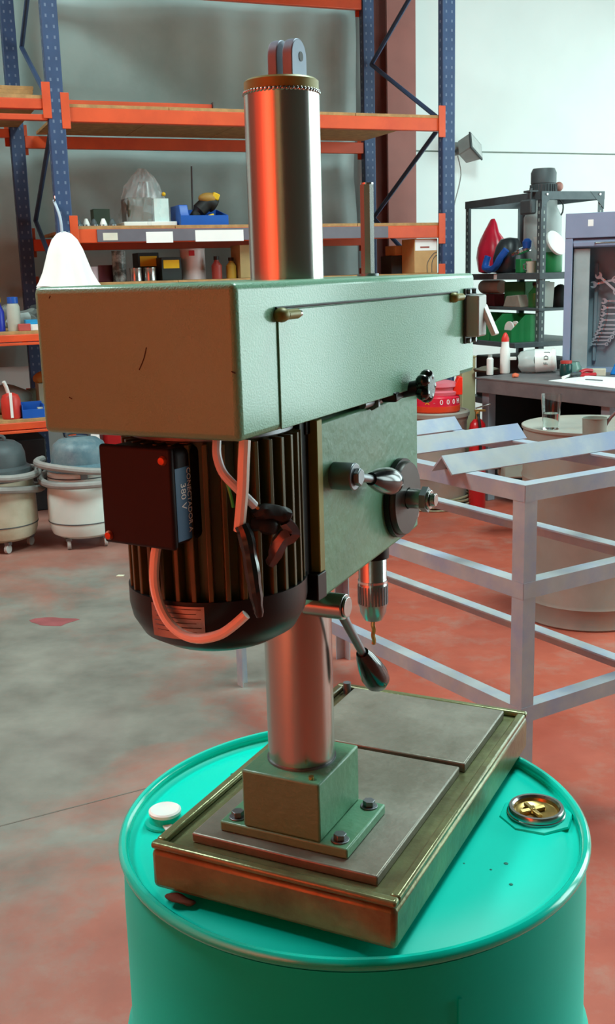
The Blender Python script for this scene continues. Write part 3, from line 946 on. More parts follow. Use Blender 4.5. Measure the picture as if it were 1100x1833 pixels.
# bottles and things on the bench, left end
q = on_bench(903, 668)
bo = thing('spray_bottle', 'tall white bottle with pointed red cap on the bench', 'bottle', q)
part('bottle_body', B().lathe([(0, 0), (.032, 0), (.034, .006), (.034, .16), (.027, .18), (.025, .215), (0, .215)], seg=28), m_white, bo, bev=0)
part('nozzle_cap', B().lathe([(.0255, .215), (.026, .235), (.014, .265), (.006, .275), (0, .275)], seg=24), M('red_cap', 'd8352c', .4), bo)
part('trigger', B().box((.05, -.01, .10), (.05, .018, .022)), m_white, bo, bev=.003)
q = on_bench(890, 660)
bo = thing('small_bottle', 'small white bottle beside the red capped bottle on the bench', 'bottle', BW(-.0 + .02, .08) + Vector((.02, .12, 0)))
part('bottle_body', B().lathe([(0, 0), (.022, 0), (.023, .005), (.023, .105), (.012, .118), (.012, .124), (0, .124)], seg=24), m_white, bo)
part('bottle_cap', B().lathe([(.0125, .118), (.0145, .119), (.0145, .136), (0, .137)], seg=20), M('grey_cap', '9aa09c', .5), bo)
# white bucket lying on its side
q = on_bench(962, 668)
bk = thing('lying_bucket', 'white plastic bucket with dark letters lying on its side on the bench', 'bucket', (q.x, q.y, BZ), math.radians(-14))
rb = Matrix.Translation((0, .02, .082)) @ Matrix.Rotation(math.radians(86), 4, 'Y')
part('bucket_wall', B().lathe([(0, .12), (.072, .12), (.0745, .115), (.081, -.02), (.0795, -.02), (.073, .113), (0, .113)], seg=40).xf(rb), m_white, bk)
part('bucket_rim', B().lathe([(.0735, .096), (.079, .094), (.079, .110), (.0735, .112)], seg=40, close=True).xf(rb), m_white, bk)
part('clear_sleeve', B().lathe([(.0812, -.02), (.079, -.07), (.066, -.11), (.045, -.13), (.04, -.13), (.06, -.11), (.077, -.07), (.0802, -.02)], seg=32).noise(.008, 25, 4).xf(rb), m_clear, bk)
for ch, a in (('J', 50), ('D', 20), ('F', -8)):
    an = math.radians(a)
    c = Vector((.055, .02 - .081 * math.cos(an), .082 + .081 * math.sin(an)))
    text(ch, .042, m_letd, bk, basis(c, (0, math.sin(an), math.cos(an)), (-1, 0, 0)), 'lettering', .0006, 'CENTER')
q = on_bench(922, 676)
single('orange_lump', B().ball((0, 0, .014), (.028, .018, .014), 14, 8).noise(.006, 50, 3), M('orange_rubber', 'd96a48', .6), 'small orange rubber glove finger in front of the lying bucket', 'rag', (q.x, q.y, BZ), .4)
q = on_bench(873, 668)
o = single('greasy_rag', B().ball((0, 0, .02), (.10, .05, .02), 18, 10).noise(.016, 22, 6), M('greasy_cloth', '6b6558', .85, 0, .25, 14), 'greasy brown grey rag heaped at the bench corner', 'rag', (q.x, q.y + .05, BZ), .2)
# papers and small things, front right
def flat_poly(name, pts, th, mat, label, cat, z=BZ, **k):
    P = [on_z(*p, z) for p in pts]
    c = sum(P, Vector()) / len(P)
    b = B().prism([((p - c).x, (p - c).y) for p in P], 0, th)
    return single(name, b, mat, label, cat, (c.x, c.y, z), 0, smooth=0, **k)
flat_poly('paper_sheet', [(981, 682), (1060, 691), (1140, 700), (1150, 684), (1080, 678), (1040, 675)], .003, m_paper, 'large white paper sheet on the bench front edge', 'paper')
flat_poly('folded_paper', [(1030, 682), (1090, 687), (1120, 678), (1048, 674)], .006, m_paper, 'smaller folded white paper lying on the large sheet', 'paper', z=BZ + .0032)
pa, pb = on_z(1047, 679, BZ + .013), on_z(1078, 681, BZ + .013)
single('dark_pencil', B().cyl(pa - pa, pb - pa, .0035, seg=8), m_steeld, 'grey pencil lying on the white papers', 'pencil', pa)
pa, pb = on_z(1007, 676, BZ + .012), on_z(1034, 667, BZ + .012)
mk = thing('white_marker', 'white marker pen with violet end lying by the papers', 'pen', pa)
d_ = pb - pa
part('pen_body', B().cyl((0, 0, 0), d_ * .62, .0095, seg=14), m_white, mk)
part('pen_cap', B().cyl(d_ * .62, d_ * 1.1, .0105, seg=14), M('violet_plastic', '6a5fc0', .4), mk)
q = on_bench(1062, 672)
single('carton_box', B().box((0, 0, .022), (.15, .07, .044)), M('pale_carton', 'c9c3ae', .7), 'low pale carton box behind the papers on the bench', 'box', (q.x, q.y, BZ), -.25, bev=.002)
q = on_bench(1094, 668)
single('blue_tray', B().prism([(-.07, 0), (.10, 0), (.10, .12), (-.02, .12)], -.05, .05, 'y'), m_blueb, 'bright blue plastic case at the right edge of the bench', 'case', (q.x + .04, q.y - .08, BZ), -.3, bev=.006)
q = on_bench(1040, 674)
o = thing('pliers', 'red handled pliers lying among the tools on the bench', 'pliers', (q.x - .02, q.y - .04, BZ), .3)
part('handle', B().tube([(0, 0, .03), (.05, .015, .04), (.10, .018, .034)], .013, 10), M('red_grip', 'b5232e', .4), o)
part('handle', B().tube([(0, 0, .014), (.05, -.02, .015), (.10, -.025, .014)], .013, 10), M('red_grip', 'b5232e', .4), o)
part('jaw', B().tube([(0, 0, .022), (-.03, 0, .022), (-.07, 0, .02)], [.016, .012, .005], 8), m_dgrey, o)
q = on_bench(1010, 673)
o = thing('green_jar', 'dark green jar with red lid beside the lying bucket', 'jar', (q.x, q.y - .03, BZ))
part('jar_body', B().lathe([(0, 0), (.036, 0), (.04, .01), (.04, .075), (.034, .085), (0, .085)], seg=24), M('dark_green_glass', '123f3c', .3), o)
part('jar_lid', B().lathe([(.035, .085), (.037, .086), (.037, .103), (0, .104)], seg=24), M('red_lid', 'b93a34', .45), o)
q = on_bench(1052, 655)
single('tool_roll', B().ball((0, 0, .04), (.10, .06, .042), 20, 12).noise(.02, 18, 9), M('black_cloth', '14191c', .8, 0, .2, 10), 'dark crumpled tool roll in front of the blue grey cabinet', 'tool roll', (q.x + .02, q.y + .03, BZ), .1)
q = on_bench(1078, 640)
single('blue_rag', B().ball((0, 0, .03), (.11, .05, .05), 20, 10).noise(.018, 20, 11), m_blueb, 'crumpled blue cloth below the hanging wrenches', 'cloth', (q.x + .03, q.y - .02, BZ), -.2)

# ------------------------------------------------------------------ blue-grey tool cabinet with wrenches
CF = Vector((.906, -.423, 0)).normalized()
CYAW = math.atan2(CF.y, CF.x)
CC = Vector((1.775, 7.315, BZ))
CWD, CH, CDP = .66, 1.045, .24
cabt = thing('tool_cabinet', 'blue grey steel tool cabinet with open front standing on the bench', 'cabinet', CC, CYAW)
def cbox(name, a, c, mat, **k):
    return part(name, B().span(a, c), mat, cabt, **k)
cbox('side_panel', (0, 0, 0), (.012, CDP, CH), m_cab, bev=.002)
cbox('side_panel', (CWD - .012, 0, 0), (CWD, CDP, CH), m_cab, bev=.002)
cbox('front_stile', (.0, -.012, 0), (.05, 0, CH - .16), m_cab, bev=.002)
cbox('front_stile', (CWD - .05, -.012, 0), (CWD, 0, CH - .16), m_cab, bev=.002)
cbox('back_panel', (.012, CDP - .01, 0), (CWD - .012, CDP, CH), m_cabin)
cbox('bottom_panel', (.012, 0, 0), (CWD - .012, CDP - .01, .015), m_cab)
cbox('top_panel', (.012, 0, CH - .012), (CWD - .012, CDP - .01, CH), m_cab)
hd = cbox('header', (0, -.016, CH - .16), (CWD, .004, CH), m_cab, bev=.003)
part('shutter_roll', B().cyl((.05, .03, CH - .19), (CWD - .05, .03, CH - .19), .032, seg=20), m_cab, cabt)
part('shutter_bar', B().box((CWD / 2, -.004, CH - .20), (CWD - .11, .016, .03)), m_cab, cabt, bev=.003)
part('shutter_handle', B().tube([(.20, -.012, CH - .195), (.22, -.035, CH - .195), (.40, -.035, CH - .195), (.42, -.012, CH - .195)], .006, 8), m_steel, cabt)
part('header_label', B().box((.165, -.0165, CH - .065), (.035, .001, .042)), m_paper, hd)
part('channel', B().span((.055, .02, .015), (.16, .026, CH - .23)), M('cabinet_channel', '98a5a6', .5), cabt)

def wrench(L, r):
    """combination wrench along x, thickness in y"""
    b = B()
    th = max(.005, r * .32)
    b.box((L / 2, 0, 0), (L - 2 * r, th * .8, r * .62))
    b.lathe([(r * .62, -th / 2), (r, -th / 2), (r, th / 2), (r * .62, th / 2)], (L - r, 0, 0), 20, rot=Matrix.Rotation(PI / 2, 4, 'X'), close=True)
    jaw = [(r * 1.0 * math.cos(a), r * 1.0 * math.sin(a)) for a in [math.radians(d) for d in range(-125, 126, 25)]]
    jaw += [(-r * .75, r * .42), (r * .1, r * .42), (r * .1, -r * .42), (-r * .75, -r * .42)]
    b2 = B().prism(jaw, -th / 2, th / 2, 'y').xf(Matrix.Translation((r, 0, 0)) @ Matrix.Rotation(math.radians(15), 4, 'Y'))
    me = bpy.data.meshes.new('tmp')
    b2.bm.to_mesh(me)
    b.bm.from_mesh(me)
    b2.bm.free()
    bpy.data.meshes.remove(me)
    return b
ords = ['topmost', 'second', 'third', 'fourth', 'fifth', 'sixth', 'seventh', 'eighth', 'ninth', 'lowest']
cinv = Matrix.Rotation(-CYAW, 3, 'Z')
yhang = CDP - .045
CN = Vector((-CF.y, CF.x, 0))
def on_cab(px, py, y=yhang):
    q = cinv @ (on_plane(px, py, CC + CN * y, CN) - CC)
    return q
rows_ = [(1075, 539), (1074, 551), (1073, 562), (1071, 573), (1069, 582), (1067, 589), (1063, 596), (1060, 603), (1057, 609), (1054, 616)]
bar = part('wrench_rail', B().span((.165, CDP - .035, .06), (.185, CDP - .01, .72)), m_cabin, cabt)
for i, (px, py) in enumerate(rows_):
    q = on_cab(px, py)
    L = .20 - .008 * i
    wv = CC + CF * q.x + CN * yhang + Vector((0, 0, q.z))
    single('hanging_wrench', wrench(L, .020 - .0009 * i), M('wrench_steel', 'a3aeb6', .35, .2, .08, 10), '%s small chrome wrench in the ladder of wrenches inside the cabinet' % ords[i], 'wrench', wv, CYAW, 'ladder of wrenches in the cabinet')
    part('wrench_hook', B().cyl((q.x + .05, CDP - .012, q.z + .002), (q.x + .05, yhang - .012, q.z + .002), .003, seg=8), m_steel, cabt)
for i, (p, q_, lab) in enumerate((((1055, 511), (1102, 500), 'large chrome wrench rising to the right above the wrench ladder'), ((1066, 489), (1104, 523), 'large chrome wrench slanting down to the right above the wrench ladder'))):
    yy = yhang - .03 - .02 * i
    a, c = on_cab(*p, yy), on_cab(*q_, yy)
    d = c - a
    b = wrench(d.length + .02, .024).xf(Matrix.Rotation(-math.atan2(d.z, d.x), 4, 'Y'))
    single('large_wrench', b, MATS['wrench_steel'], lab, 'wrench', CC + CF * a.x + CN * yy + Vector((0, 0, a.z)), CYAW, 'large crossed wrenches in the cabinet')
    part('wrench_hook', B().cyl((a.x + .06, CDP - .012, a.z + d.z * .35), (a.x + .06, yy - .008, a.z + d.z * .35), .004, seg=8), m_steel, cabt)
# a glass jar standing in front of the cabinet stile
q = on_bench(1024, 671)
single('round_glass_jar', B().lathe([(0, 0), (.05, 0), (.062, .015), (.062, .05), (.05, .07), (.048, .085), (.046, .085), (.048, .068), (.06, .05), (.06, .017), (.05, .004), (0, .004)], seg=28), M('green_tinted_glass', '7fa096', .12, 0, .1, 6, alpha=.75), 'squat greenish glass jar before the cabinet stile', 'jar', (q.x, q.y + .02, BZ))

# ------------------------------------------------------------------ slotted angle shelving
SN = Vector((1.675, 7.62, 0))
shelf = thing('shelving_unit', 'dark grey slotted angle shelving behind the workbench', 'shelving', SN, RYAW)
SW_, SD_, SH_ = .52, 1.03, 2.05
SA = .045
for x, sx in ((0, 1), (SW_, -1)):
    for y, sy in ((0, 1), (SD_, -1)):
        po = part('post', angle_bar((x, y, 0), (x, y, SH_), (sx, 0, 0), (0, sy, 0), SA), m_shelf, shelf, smooth=0)
        hl = B()
        for k in range(40):
            z = .06 + k * .05
            hl.box((x + sx * .026, y - sy * .0006, z), (.010, .001, .022)).box((x - sx * .0006, y + sy * .026, z), (.001, .010, .022))
        po_h = part('slot_row', hl, M('pale_slot', '9fb0aa', .8), po, smooth=0)  # pale patches for the punched slots
        po_h['kind'] = 'stuff'
for z in (SH_ - .055, ):
    for x in (0, SW_):
        part('top_rail', B().span((x - .004, -.004, z), (x + .004, SD_ + .004, z + .055)), m_shelf, shelf, smooth=0)
    for y in (0, SD_):
        part('top_rail', B().span((-.004, y - .004, z), (SW_ + .004, y + .004, z + .055)), m_shelf, shelf, smooth=0)
SZ1, SZ2 = 1.50, 1.255
for z, h_ in ((SZ1, .045), (SZ2, .02), (.55, .045), (.10, .045)):
    bd = part('shelf_board', B().span((-.006, -.006, z - h_), (SW_ + .006, SD_ + .006, z)), m_shelf, shelf, bev=.002)
part('shelf_label', B().box((-.0068, SD_ * .56, SZ1 - .022), (.001, .04, .035)), m_paper, shelf)
for x, y in ((.04, -.006), (SW_ - .04, -.006)):
    part('bolt', B().cyl((x, y, SH_ - .02), (x, y - .008, SH_ - .02), .008, seg=6), m_steel, shelf)
part('gusset', B().prism([(0, 0), (.12, 0), (0, -.12)], -.006, -.003, 'y').xf(Matrix.Translation((.0, 0, SH_))), m_shelf, shelf)
part('gusset', B().prism([(0, 0), (-.12, 0), (0, -.12)], -.006, -.003, 'y').xf(Matrix.Translation((SW_, 0, SH_))), m_shelf, shelf)
def SHW(x, y, z):
    return SN + RX * x + RY * y + Vector((0, 0, z))
def sh_y(px, py, x):
    """shelf-local y of a sight line at local x"""
    q = on_plane(px, py, SN + RX * x, RX) - SN
    return q.dot(RY), q.z
def sh_x(px, py, y):
    q = on_plane(px, py, SN + RY * y, RY) - SN
    return q.dot(RX), q.z
# red bag
def blob(prof_, seg=20, sx=1, sy=1, amp=.012, fr=14, seed=1):
    b = B().lathe(prof_, seg=seg).xf(Matrix.Diagonal((sx, sy, 1, 1))).noise(amp, fr, seed)
    for v in b.bm.verts:
        v.co.z = max(v.co.z, .0006)
    return b
y_, _ = sh_y(880, 480, .16)
rbag = thing('red_plastic_bag', 'tall red plastic bag with pointed top on the grey shelving', 'bag', SHW(.16, y_, SZ1 + .001), RYAW)
part('bag', blob([(0, .003), (.075, .003), (.10, .02), (.105, .12), (.095, .2), (.075, .26), (.05, .32), (.028, .38), (.012, .415), (0, .42)], 24, 1.0, 1.5, .016, 11, 4), M('glossy_red_bag', 'c81f3a', .3, 0, .15, 7), rbag)
part('bag_fold', B().tube([(-.07, -.05, .03), (-.085, -.05, .12), (-.07, -.03, .22), (-.03, -.01, .31)], .014, 8).noise(.006, 20, 2), MATS['glossy_red_bag'], rbag)
y_, _ = sh_y(918, 480, .12)
hb = thing('blue_black_bag', 'black bag with blue straps beside the red bag', 'bag', SHW(.10, y_ + .03, SZ1 + .001), RYAW)
part('bag', blob([(0, .003), (.09, .003), (.115, .03), (.12, .12), (.10, .20), (.06, .245), (0, .255)], 22, 1, 1.0, .016, 12, 6), M('black_bag_film', '23292d', .35, 0, .3, 14), hb)
part('strap', B().tube([(-.10, .135, .13), (-.125, .13, .05), (-.13, .06, .03), (-.135, -.03, .05), (-.13, -.10, .12), (-.11, -.14, .17)], .026, 10).noise(.006, 25, 3), m_bluep, hb)
y_, _ = sh_y(950, 480, .06)
o = thing('metal_cup', 'small pale tin mug on the upper grey shelf', 'cup', SHW(.06, y_, SZ1 + .001), RYAW)
part('cup', B().lathe([(0, 0), (.036, 0), (.038, .08), (.040, .082), (.035, .082), (.034, .004), (0, .004)], seg=24), M('pale_tin', 'c2bfae', .45, .2, .1, 12), o)
part('handle', B().tube([(-.036, 0, .065), (-.062, 0, .06), (-.062, 0, .03), (-.037, 0, .018)], .005, 8), m_steel, o)
y_, _ = sh_y(960, 455, .22)
o = thing('spray_gun', 'silver and blue spray gun lying on the upper shelf', 'spray gun', SHW(.07, y_ - .06, SZ1 + .001), RYAW)
part('gun_base', B().box((0, 0, .05), (.10, .07, .10)), m_gbin, o, bev=.006)
part('gun_body', B().tube([(-.05, .07, .13), (-.03, .02, .15), (0, -.03, .17), (.01, -.055, .18)], [.018, .024, .026, .02], 10), m_chrome, o)
part('gun_cup', B().lathe([(0, 0), (.03, .004), (.035, .05), (.02, .07), (0, .075)], (0, -.04, .17), 20), m_bluep, o)
x_, _ = sh_x(992, 455, .06)
o = thing('reel_can', 'green can with a white lid tilted on the shelf beside the cabinet', 'can', SHW(.16, .12, SZ1 + .001), RYAW)
part('can_body', B().lathe([(0, 0), (.085, 0), (.088, .01), (.088, .14), (0, .14)], seg=32), m_gbin, o)
part('tilted_lid', B().lathe([(0, .0), (.088, 0), (.093, .006), (.093, .022), (.082, .028), (0, .028)], (-.0, -.055, .195), 32, rot=Matrix.Rotation(math.radians(62), 4, 'X') @ Matrix.Rotation(.3, 4, 'Y')), m_white, o)
part('clear_bowl', B().lathe([(.05, .14), (.085, .18), (.10, .25), (.095, .25), (.08, .185), (.045, .145)], (0, .05, 0), 28), m_clear, o)
# tall vertical motor machine standing through the open top
vm = thing('vertical_motor', 'grey upright machine with dark electric motor rising above the shelving', 'machine', SHW(.365, .52, SZ1 + .001), RYAW)
part('machine_body', B().lathe([(0, 0), (.135, 0), (.14, .01), (.14, .40), (.12, .44), (.105, .47), (.105, .52), (0, .52)], seg=36), M('machine_grey', '8d9492', .5, .2, .1, 6), vm)
part('motor_body', B().lathe([(0, .52), (.085, .52), (.09, .53), (.09, .64), (.094, .645), (.094, .72), (.08, .75), (0, .752)], seg=36), m_dgrey, vm)
fn = B()
for i in range(28):
    a = 2 * PI * i / 28
    fn.box((.094 * math.cos(a), .094 * math.sin(a), .585), (.014, .004, .10), rz=a)
part('cooling_fins', fn, m_dgrey, vm)
part('terminal_cover', B().ball((.115, -.03, .62), (.035, .03, .035), 14, 10), M('copper_pink_cover', '9a6a60', .5), vm)
part('lift_eye', B().tube([(.09, -.02, .56), (.13, -.06, .50), (.12, -.08, .44), (.09, -.1, .41)], .006, 6), m_blackr, vm)
o = thing('pulley_hook', 'dark metal clamp hanging from the top rail of the shelving', 'clamp', SHW(-.006, .10, SH_ - .16), RYAW)
part('clamp_jaw', B().box((-.035, 0, .06), (.05, .14, .10)), m_dgrey, o, bev=.012)
part('clamp_screw', B().cyl((-.035, -.03, .11), (-.035, -.03, .185), .010, seg=12), m_dgrey, o)
part('clamp_hook', B().span((-.05, -.04, .158), (.02, .04, .172)), m_dgrey, o, bev=.002)
# middle shelf
y_, _ = sh_y(868, 520, .12)
o = thing('fabric_roll', 'white cloth roll on the middle grey shelf', 'roll', SHW(.15, y_ - .06, SZ2 + .0905), RYAW)
part('roll', B().lathe([(0, -.14), (.048, -.14), (.052, -.13), (.052, .13), (.048, .14), (.02, .14), (0, .135)], (0, 0, .053), 28, rot=Matrix.Rotation(PI / 2, 4, 'X')), M('dull_white_cloth', 'b9c4ba', .8), o)
single('maroon_box', B().box((0, 0, .045), (.18, .34, .09)), M('maroon_card', '5a1a26', .6), 'dark maroon box under the white cloth roll on the middle shelf', 'box', SHW(.15, y_ - .06, SZ2 + .0005), RYAW, bev=.003)
y_, _ = sh_y(918, 520, .12)
single('green_crate', B().span((-.11, -.14, 0), (.11, .14, .02)).span((-.11, -.14, 0), (-.10, .14, .18)).span((.10, -.14, 0), (.11, .14, .18)).span((-.11, -.14, 0), (.11, -.13, .18)).span((-.11, .13, 0), (.11, .14, .18)), M('mid_green_crate', '2f7a44', .5, 0, .2, 9, '1c4f2c', cover=.55), 'green open crate in the middle of the middle shelf', 'crate', SHW(.24, y_, SZ2 + .0005), RYAW, bev=.003)
y_, _ = sh_y(925, 545, .05)
single('stone_block', B().prism([(-.10, 0), (.14, 0), (.10, .08), (-.06, .09)], -.04, .04, 'y').xf(Matrix.Rotation(PI / 2, 4, 'Z')), M('grey_brown_block', '8d8578', .8), 'grey brown wedge block in front of the green crate', 'block', SHW(.055, y_, SZ2 + .0005), RYAW, bev=.006)
x_, _ = sh_x(960, 530, .12)
o = thing('green_bottle', 'green bottle standing near the corner post of the shelving', 'bottle', SHW(.10, .20, SZ2 + .0005))
part('bottle_body', B().lathe([(0, 0), (.05, 0), (.052, .01), (.052, .10), (.02, .14), (.02, .16), (0, .16)], seg=24), M('bottle_green', '2f6a34', .3), o)
part('bottle_cap', B().lathe([(.021, .155), (.023, .155), (.023, .178), (0, .179)], seg=18), m_blackr, o)
single('sheet_metal_offcut', B().box((0, 0, .09), (.10, .012, .176), rot=Matrix.Rotation(.06, 4, 'Y')), M('pale_grey_panel', 'a5aca4', .6), 'narrow pale grey panel standing upright beside the corner post', 'panel', SHW(.10, .05, SZ2 + .003), RYAW, bev=.002)
single('dark_bag', blob([(0, .002), (.07, .002), (.085, .03), (.08, .08), (.05, .13), (.02, .16), (0, .165)], 18, 1, .9, .010, 14, 8), M('black_cloth_bag', '16201f', .7), 'black cloth bag on the middle shelf near the cabinet', 'bag', SHW(.26, .12, SZ2 + .0005), RYAW)
single('steel_chest', B().box((0, 0, .16), (.44, .86, .32)), M('dark_chest', '2c2a28', .6, .2, .2, 8), 'dark steel chest on the low shelf behind the workbench', 'chest', SHW(.27, .515, .551), RYAW, bev=.01)
# green open-front parts bins: they stand on the bench-high shelf in front
SZ3 = 1.02
part('shelf_board', B().span((-.20, -.006, SZ3 - .035), (SW_ + .006, SD_ + .006, SZ3)), m_shelf, shelf, bev=.002)
def parts_bin(y, x, label, tilt=0, wd=.285, hh=.19, dp_=.26):
    o = thing('parts_bin', label, 'bin', SHW(x, y, SZ3 + .001), RYAW - PI / 2 + tilt, 'green parts bins on the shelving')
    sidep = [(-dp_ / 2, 0), (dp_ / 2, 0), (dp_ / 2, hh), (-dp_ * .05, hh), (-dp_ / 2, hh * .45)]
    # local y points away from the viewer after rotation
    for x_ in (-wd / 2, wd / 2 - .006):
        part('bin_side', B().prism(sidep, x_, x_ + .006, 'x'), m_gbin, o, smooth=0)
    part('bin_back', B().span((-wd / 2 + .006, dp_ / 2 - .006, 0), (wd / 2 - .006, dp_ / 2, hh)), m_gbin, o, smooth=0)
    part('bin_front', B().span((-wd / 2 + .006, -dp_ / 2, 0), (wd / 2 - .006, -dp_ / 2 + .006, hh * .45)), m_gbin, o, smooth=0)
    part('bin_floor', B().span((-wd / 2 + .006, -dp_ / 2 + .006, 0), (wd / 2 - .006, dp_ / 2 - .006, .006)), m_gbin, o, smooth=0)
    return o
parts_bin(.81, -.05, 'green parts bin furthest left in the shelving row')
parts_bin(.515, -.05, 'green parts bin in the middle of the shelving row')
parts_bin(.215, -.05, 'green parts bin nearest the cabinet in the shelving row')
single('white_scrap', B().prism([(-.05, 0), (.05, .01), (.06, .06), (-.04, .05)], -.01, .01, 'y'), m_white, 'white plastic scrap sticking out of the left green bin', 'scrap', SHW(-.12, .81, SZ3 + .10), RYAW - PI / 2)
single('steel_rod_piece', B().tube([(0, 0, .02), (.02, -.06, .05), (.03, -.14, .09)], .011, 8), m_steel, 'short steel rod lying slanted in the middle green bin', 'rod', SHW(-.10, .54, SZ3 + .012), RYAW)
o = thing('white_reel', 'white cable reel sitting in the green bin nearest the cabinet', 'reel', SHW(-.09, .20, SZ3 + .052), RYAW)
part('reel_side', B().cyl((-.03, 0, .03), (-.02, 0, .03), .062, seg=24), m_white, o)
part('reel_side', B().cyl((.02, 0, .03), (.03, 0, .03), .062, seg=24), m_white, o)
part('reel_core', B().cyl((-.02, 0, .03), (.02, 0, .03), .04, seg=20), M('copper_winding', 'a86a52', .5), o)

# ------------------------------------------------------------------ floodlight on the back wall
fq = RW(*[rack_ts(836, 268, SB - .16)[0], SB], rack_ts(836, 268, SB - .16)[1])
fd_ = thing('floodlight', 'grey floodlight mounted on the pale wall beside the rack upright', 'floodlight', fq, RYAW)
rotf = Matrix.Rotation(math.radians(38), 4, 'Z') @ Matrix.Rotation(math.radians(-18), 4, 'X') @ Matrix.Rotation(math.radians(28), 4, 'Y')
ctr = Vector((.0, -.17, 0))
part('lamp_housing', B().prism([(-.07, -.06), (.07, -.06), (.10, .07), (-.10, .07)], -.075, .075, 'z').xf(Matrix.Translation(ctr) @ rotf @ Matrix.Rotation(PI, 4, 'Z')), M('floodlight_grey', '8f9593', .5, .2, .1, 10), fd_, bev=.008)
part('lamp_frame', B().box((0, -.075, 0), (.215, .016, .165)).xf(Matrix.Translation(ctr) @ rotf), m_dgrey, fd_, bev=.004)
part('lamp_glass', B().box((0, -.0845, 0), (.185, .004, .135)).xf(Matrix.Translation(ctr) @ rotf), M('frosted_lamp_glass', 'b5bbb8', .2), fd_, bev=.001)
part('bracket', B().tube([(-.03, -.003, 0), (-.06, -.06, .0), (-.05, -.12, 0), (-.02, -.16, 0)], .012, 8), m_dgrey, fd_)
part('junction_box', B().box((-.06, -.03, .02), (.09, .06, .11)), MATS['floodlight_grey'], fd_, bev=.006)
part('power_cable', B().tube([(-.04, -.06, -.04), (.0, -.05, -.20), (-.04, -.02, -.42), (-.10, -.012, -.66), (-.16, -.012, -.86), (-.17, -.012, -1.4)], .005, 6), M('grey_cable', '9a9f9c', .5), fd_)

# ------------------------------------------------------------------ pallet rack
rack = thing('pallet_rack', 'tall blue and orange pallet racking along the back wall', 'rack', P0, RYAW)
TB, SR = 2.72, 1.30
UH = 4.6
def upright(t, s):
    o = part('upright', B().span((-.05, -.035, 0), (.05, .035, UH)), m_upright, rack, bev=.006)
    o.location = (t, s, 0)
    part('foot_plate', B().box((0, 0, .004), (.14, .12, .008)), m_blue, o)
    return o
for t in (-2.75, 0, TB):
    upright(t, 0)
    upright(t - (.075 if t == 0 else 0), SR)
    zz = [(1.22, 3.15), (.05, 2.56), (1.22, 1.97), (.05, 1.38), (1.22, .79), (.05, .2)]
    zz = [(.05, 3.74), ] + zz
    zz = [(1.22, 4.33), ] + zz
    for (s0, z0), (s1, z1) in zip(zz[:-1], zz[1:]):
        part('brace', B().tube([(t, s0, z0), (t, s1, z1)], .017, 8, smooth=0), m_blue, rack)
def beam(t0, t1, s, z, h=.085, front=True, conn=True):
    o = part('beam', B().span((t0 + .052, s - .025, z - h), (t1 - .052, s + .025, z)), m_orange, rack, bev=.004)
    if conn:
        for tt_ in (t0 + .055, t1 - .055):
            sg = -1 if front else 1
            part('beam_connector', B().box((tt_ + (-.008 if tt_ > (t0 + t1) / 2 else .008) * -1 * 0, s + sg * .036, z - h / 2 + .02), (.052, .006, .21)), m_orange, o, bev=.002)
    return o
def boards(t0, t1, z, n, th=.02, s0=-.02, s1=1.28, mat=None):
    wd = (t1 - t0 - .12) / n
    for i in range(n):
        part('shelf_board', B().span((t0 + .06 + wd * i + .002, s0, z), (t0 + .06 + wd * (i + 1) - .002, s1, z + th)), mat or m_chip, rack, bev=.001)
L1, L2, L3, L0 = 2.575, 1.85, 1.50, 3.66
for z in (L1, L2, L3, L0):
    beam(0, TB, 0, z)
    beam(-.075, TB, SR, z - .01, front=False)
    boards(0, TB, z, 4)
# grey holder strip with paper labels along the level-2 beam
t0, _ = rack_ts(174, 425, -.03)
t1, _ = rack_ts(694, 415, -.03)
hs = part('label_holder', B().span((t0, -.034, L2 - .080), (t1, -.025, L2 - .002)), m_greymetal, rack, bev=.001)
for (x0, x1, y0, y1, mt) in ((184, 211, 417, 430, M('cream_label', 'd9d6c4', .7)), (261, 310, 415, 434, m_paper), (349, 436, 412, 431, m_paper)):
    a, za = rack_ts(x0, y0, -.036)
    c, zc = rack_ts(x1, y1, -.036)
    part('paper_label', B().span((a, -.0355, zc), (c, -.034, za)), mt, hs, smooth=0)
# left bay
for z, nb in ((2.62, 2), (1.215, 2), (.662, 2)):
    beam(-2.75, 0, 0, z, .045 if z < 2 else .06)
    if z < 2:
        part('beam_lip', B().span((-2.70, -.045, z - .066), (-.052, .0, z - .05)), m_orange, rack, bev=.002)
    beam(-2.75, -.075, SR, z - .01, .06, front=False)
    boards(-2.75, 0, z, 3)
beam(-2.75, 0, 0, 2.53, .035, conn=False)

# loose things on the rack
def RK(px, py, s, z):
    t, _ = rack_ts(px, py, s)
    return RW(t, s, z)
o = thing('spare_beam', 'loose orange rack beam lying on the upper shelf', 'beam', RK(245, 185, .42, L1 + .021), RYAW)
part('beam_body', B().box((0, 0, .045), (1.03, .05, .085)), m_orange, o, bev=.004)
part('beam_connector', B().box((.518, -.02, .05), (.006, .05, .10)), M('connector_grey', '5a4a48', .5), o, bev=.001)
for i in range(3):
    single('chipboard_sheet', B().box((0, 0, .011), (1.25 - .04 * i, .62, .022)), m_chip, '%s chipboard sheet of the stack on the left rack bay' % ('lowest', 'middle', 'top')[i], 'board', RW(-.74 + .02 * i, .42, 2.645 + .0235 * i), RYAW + .02 * i, 'chipboard sheets on the rack', bev=.001)
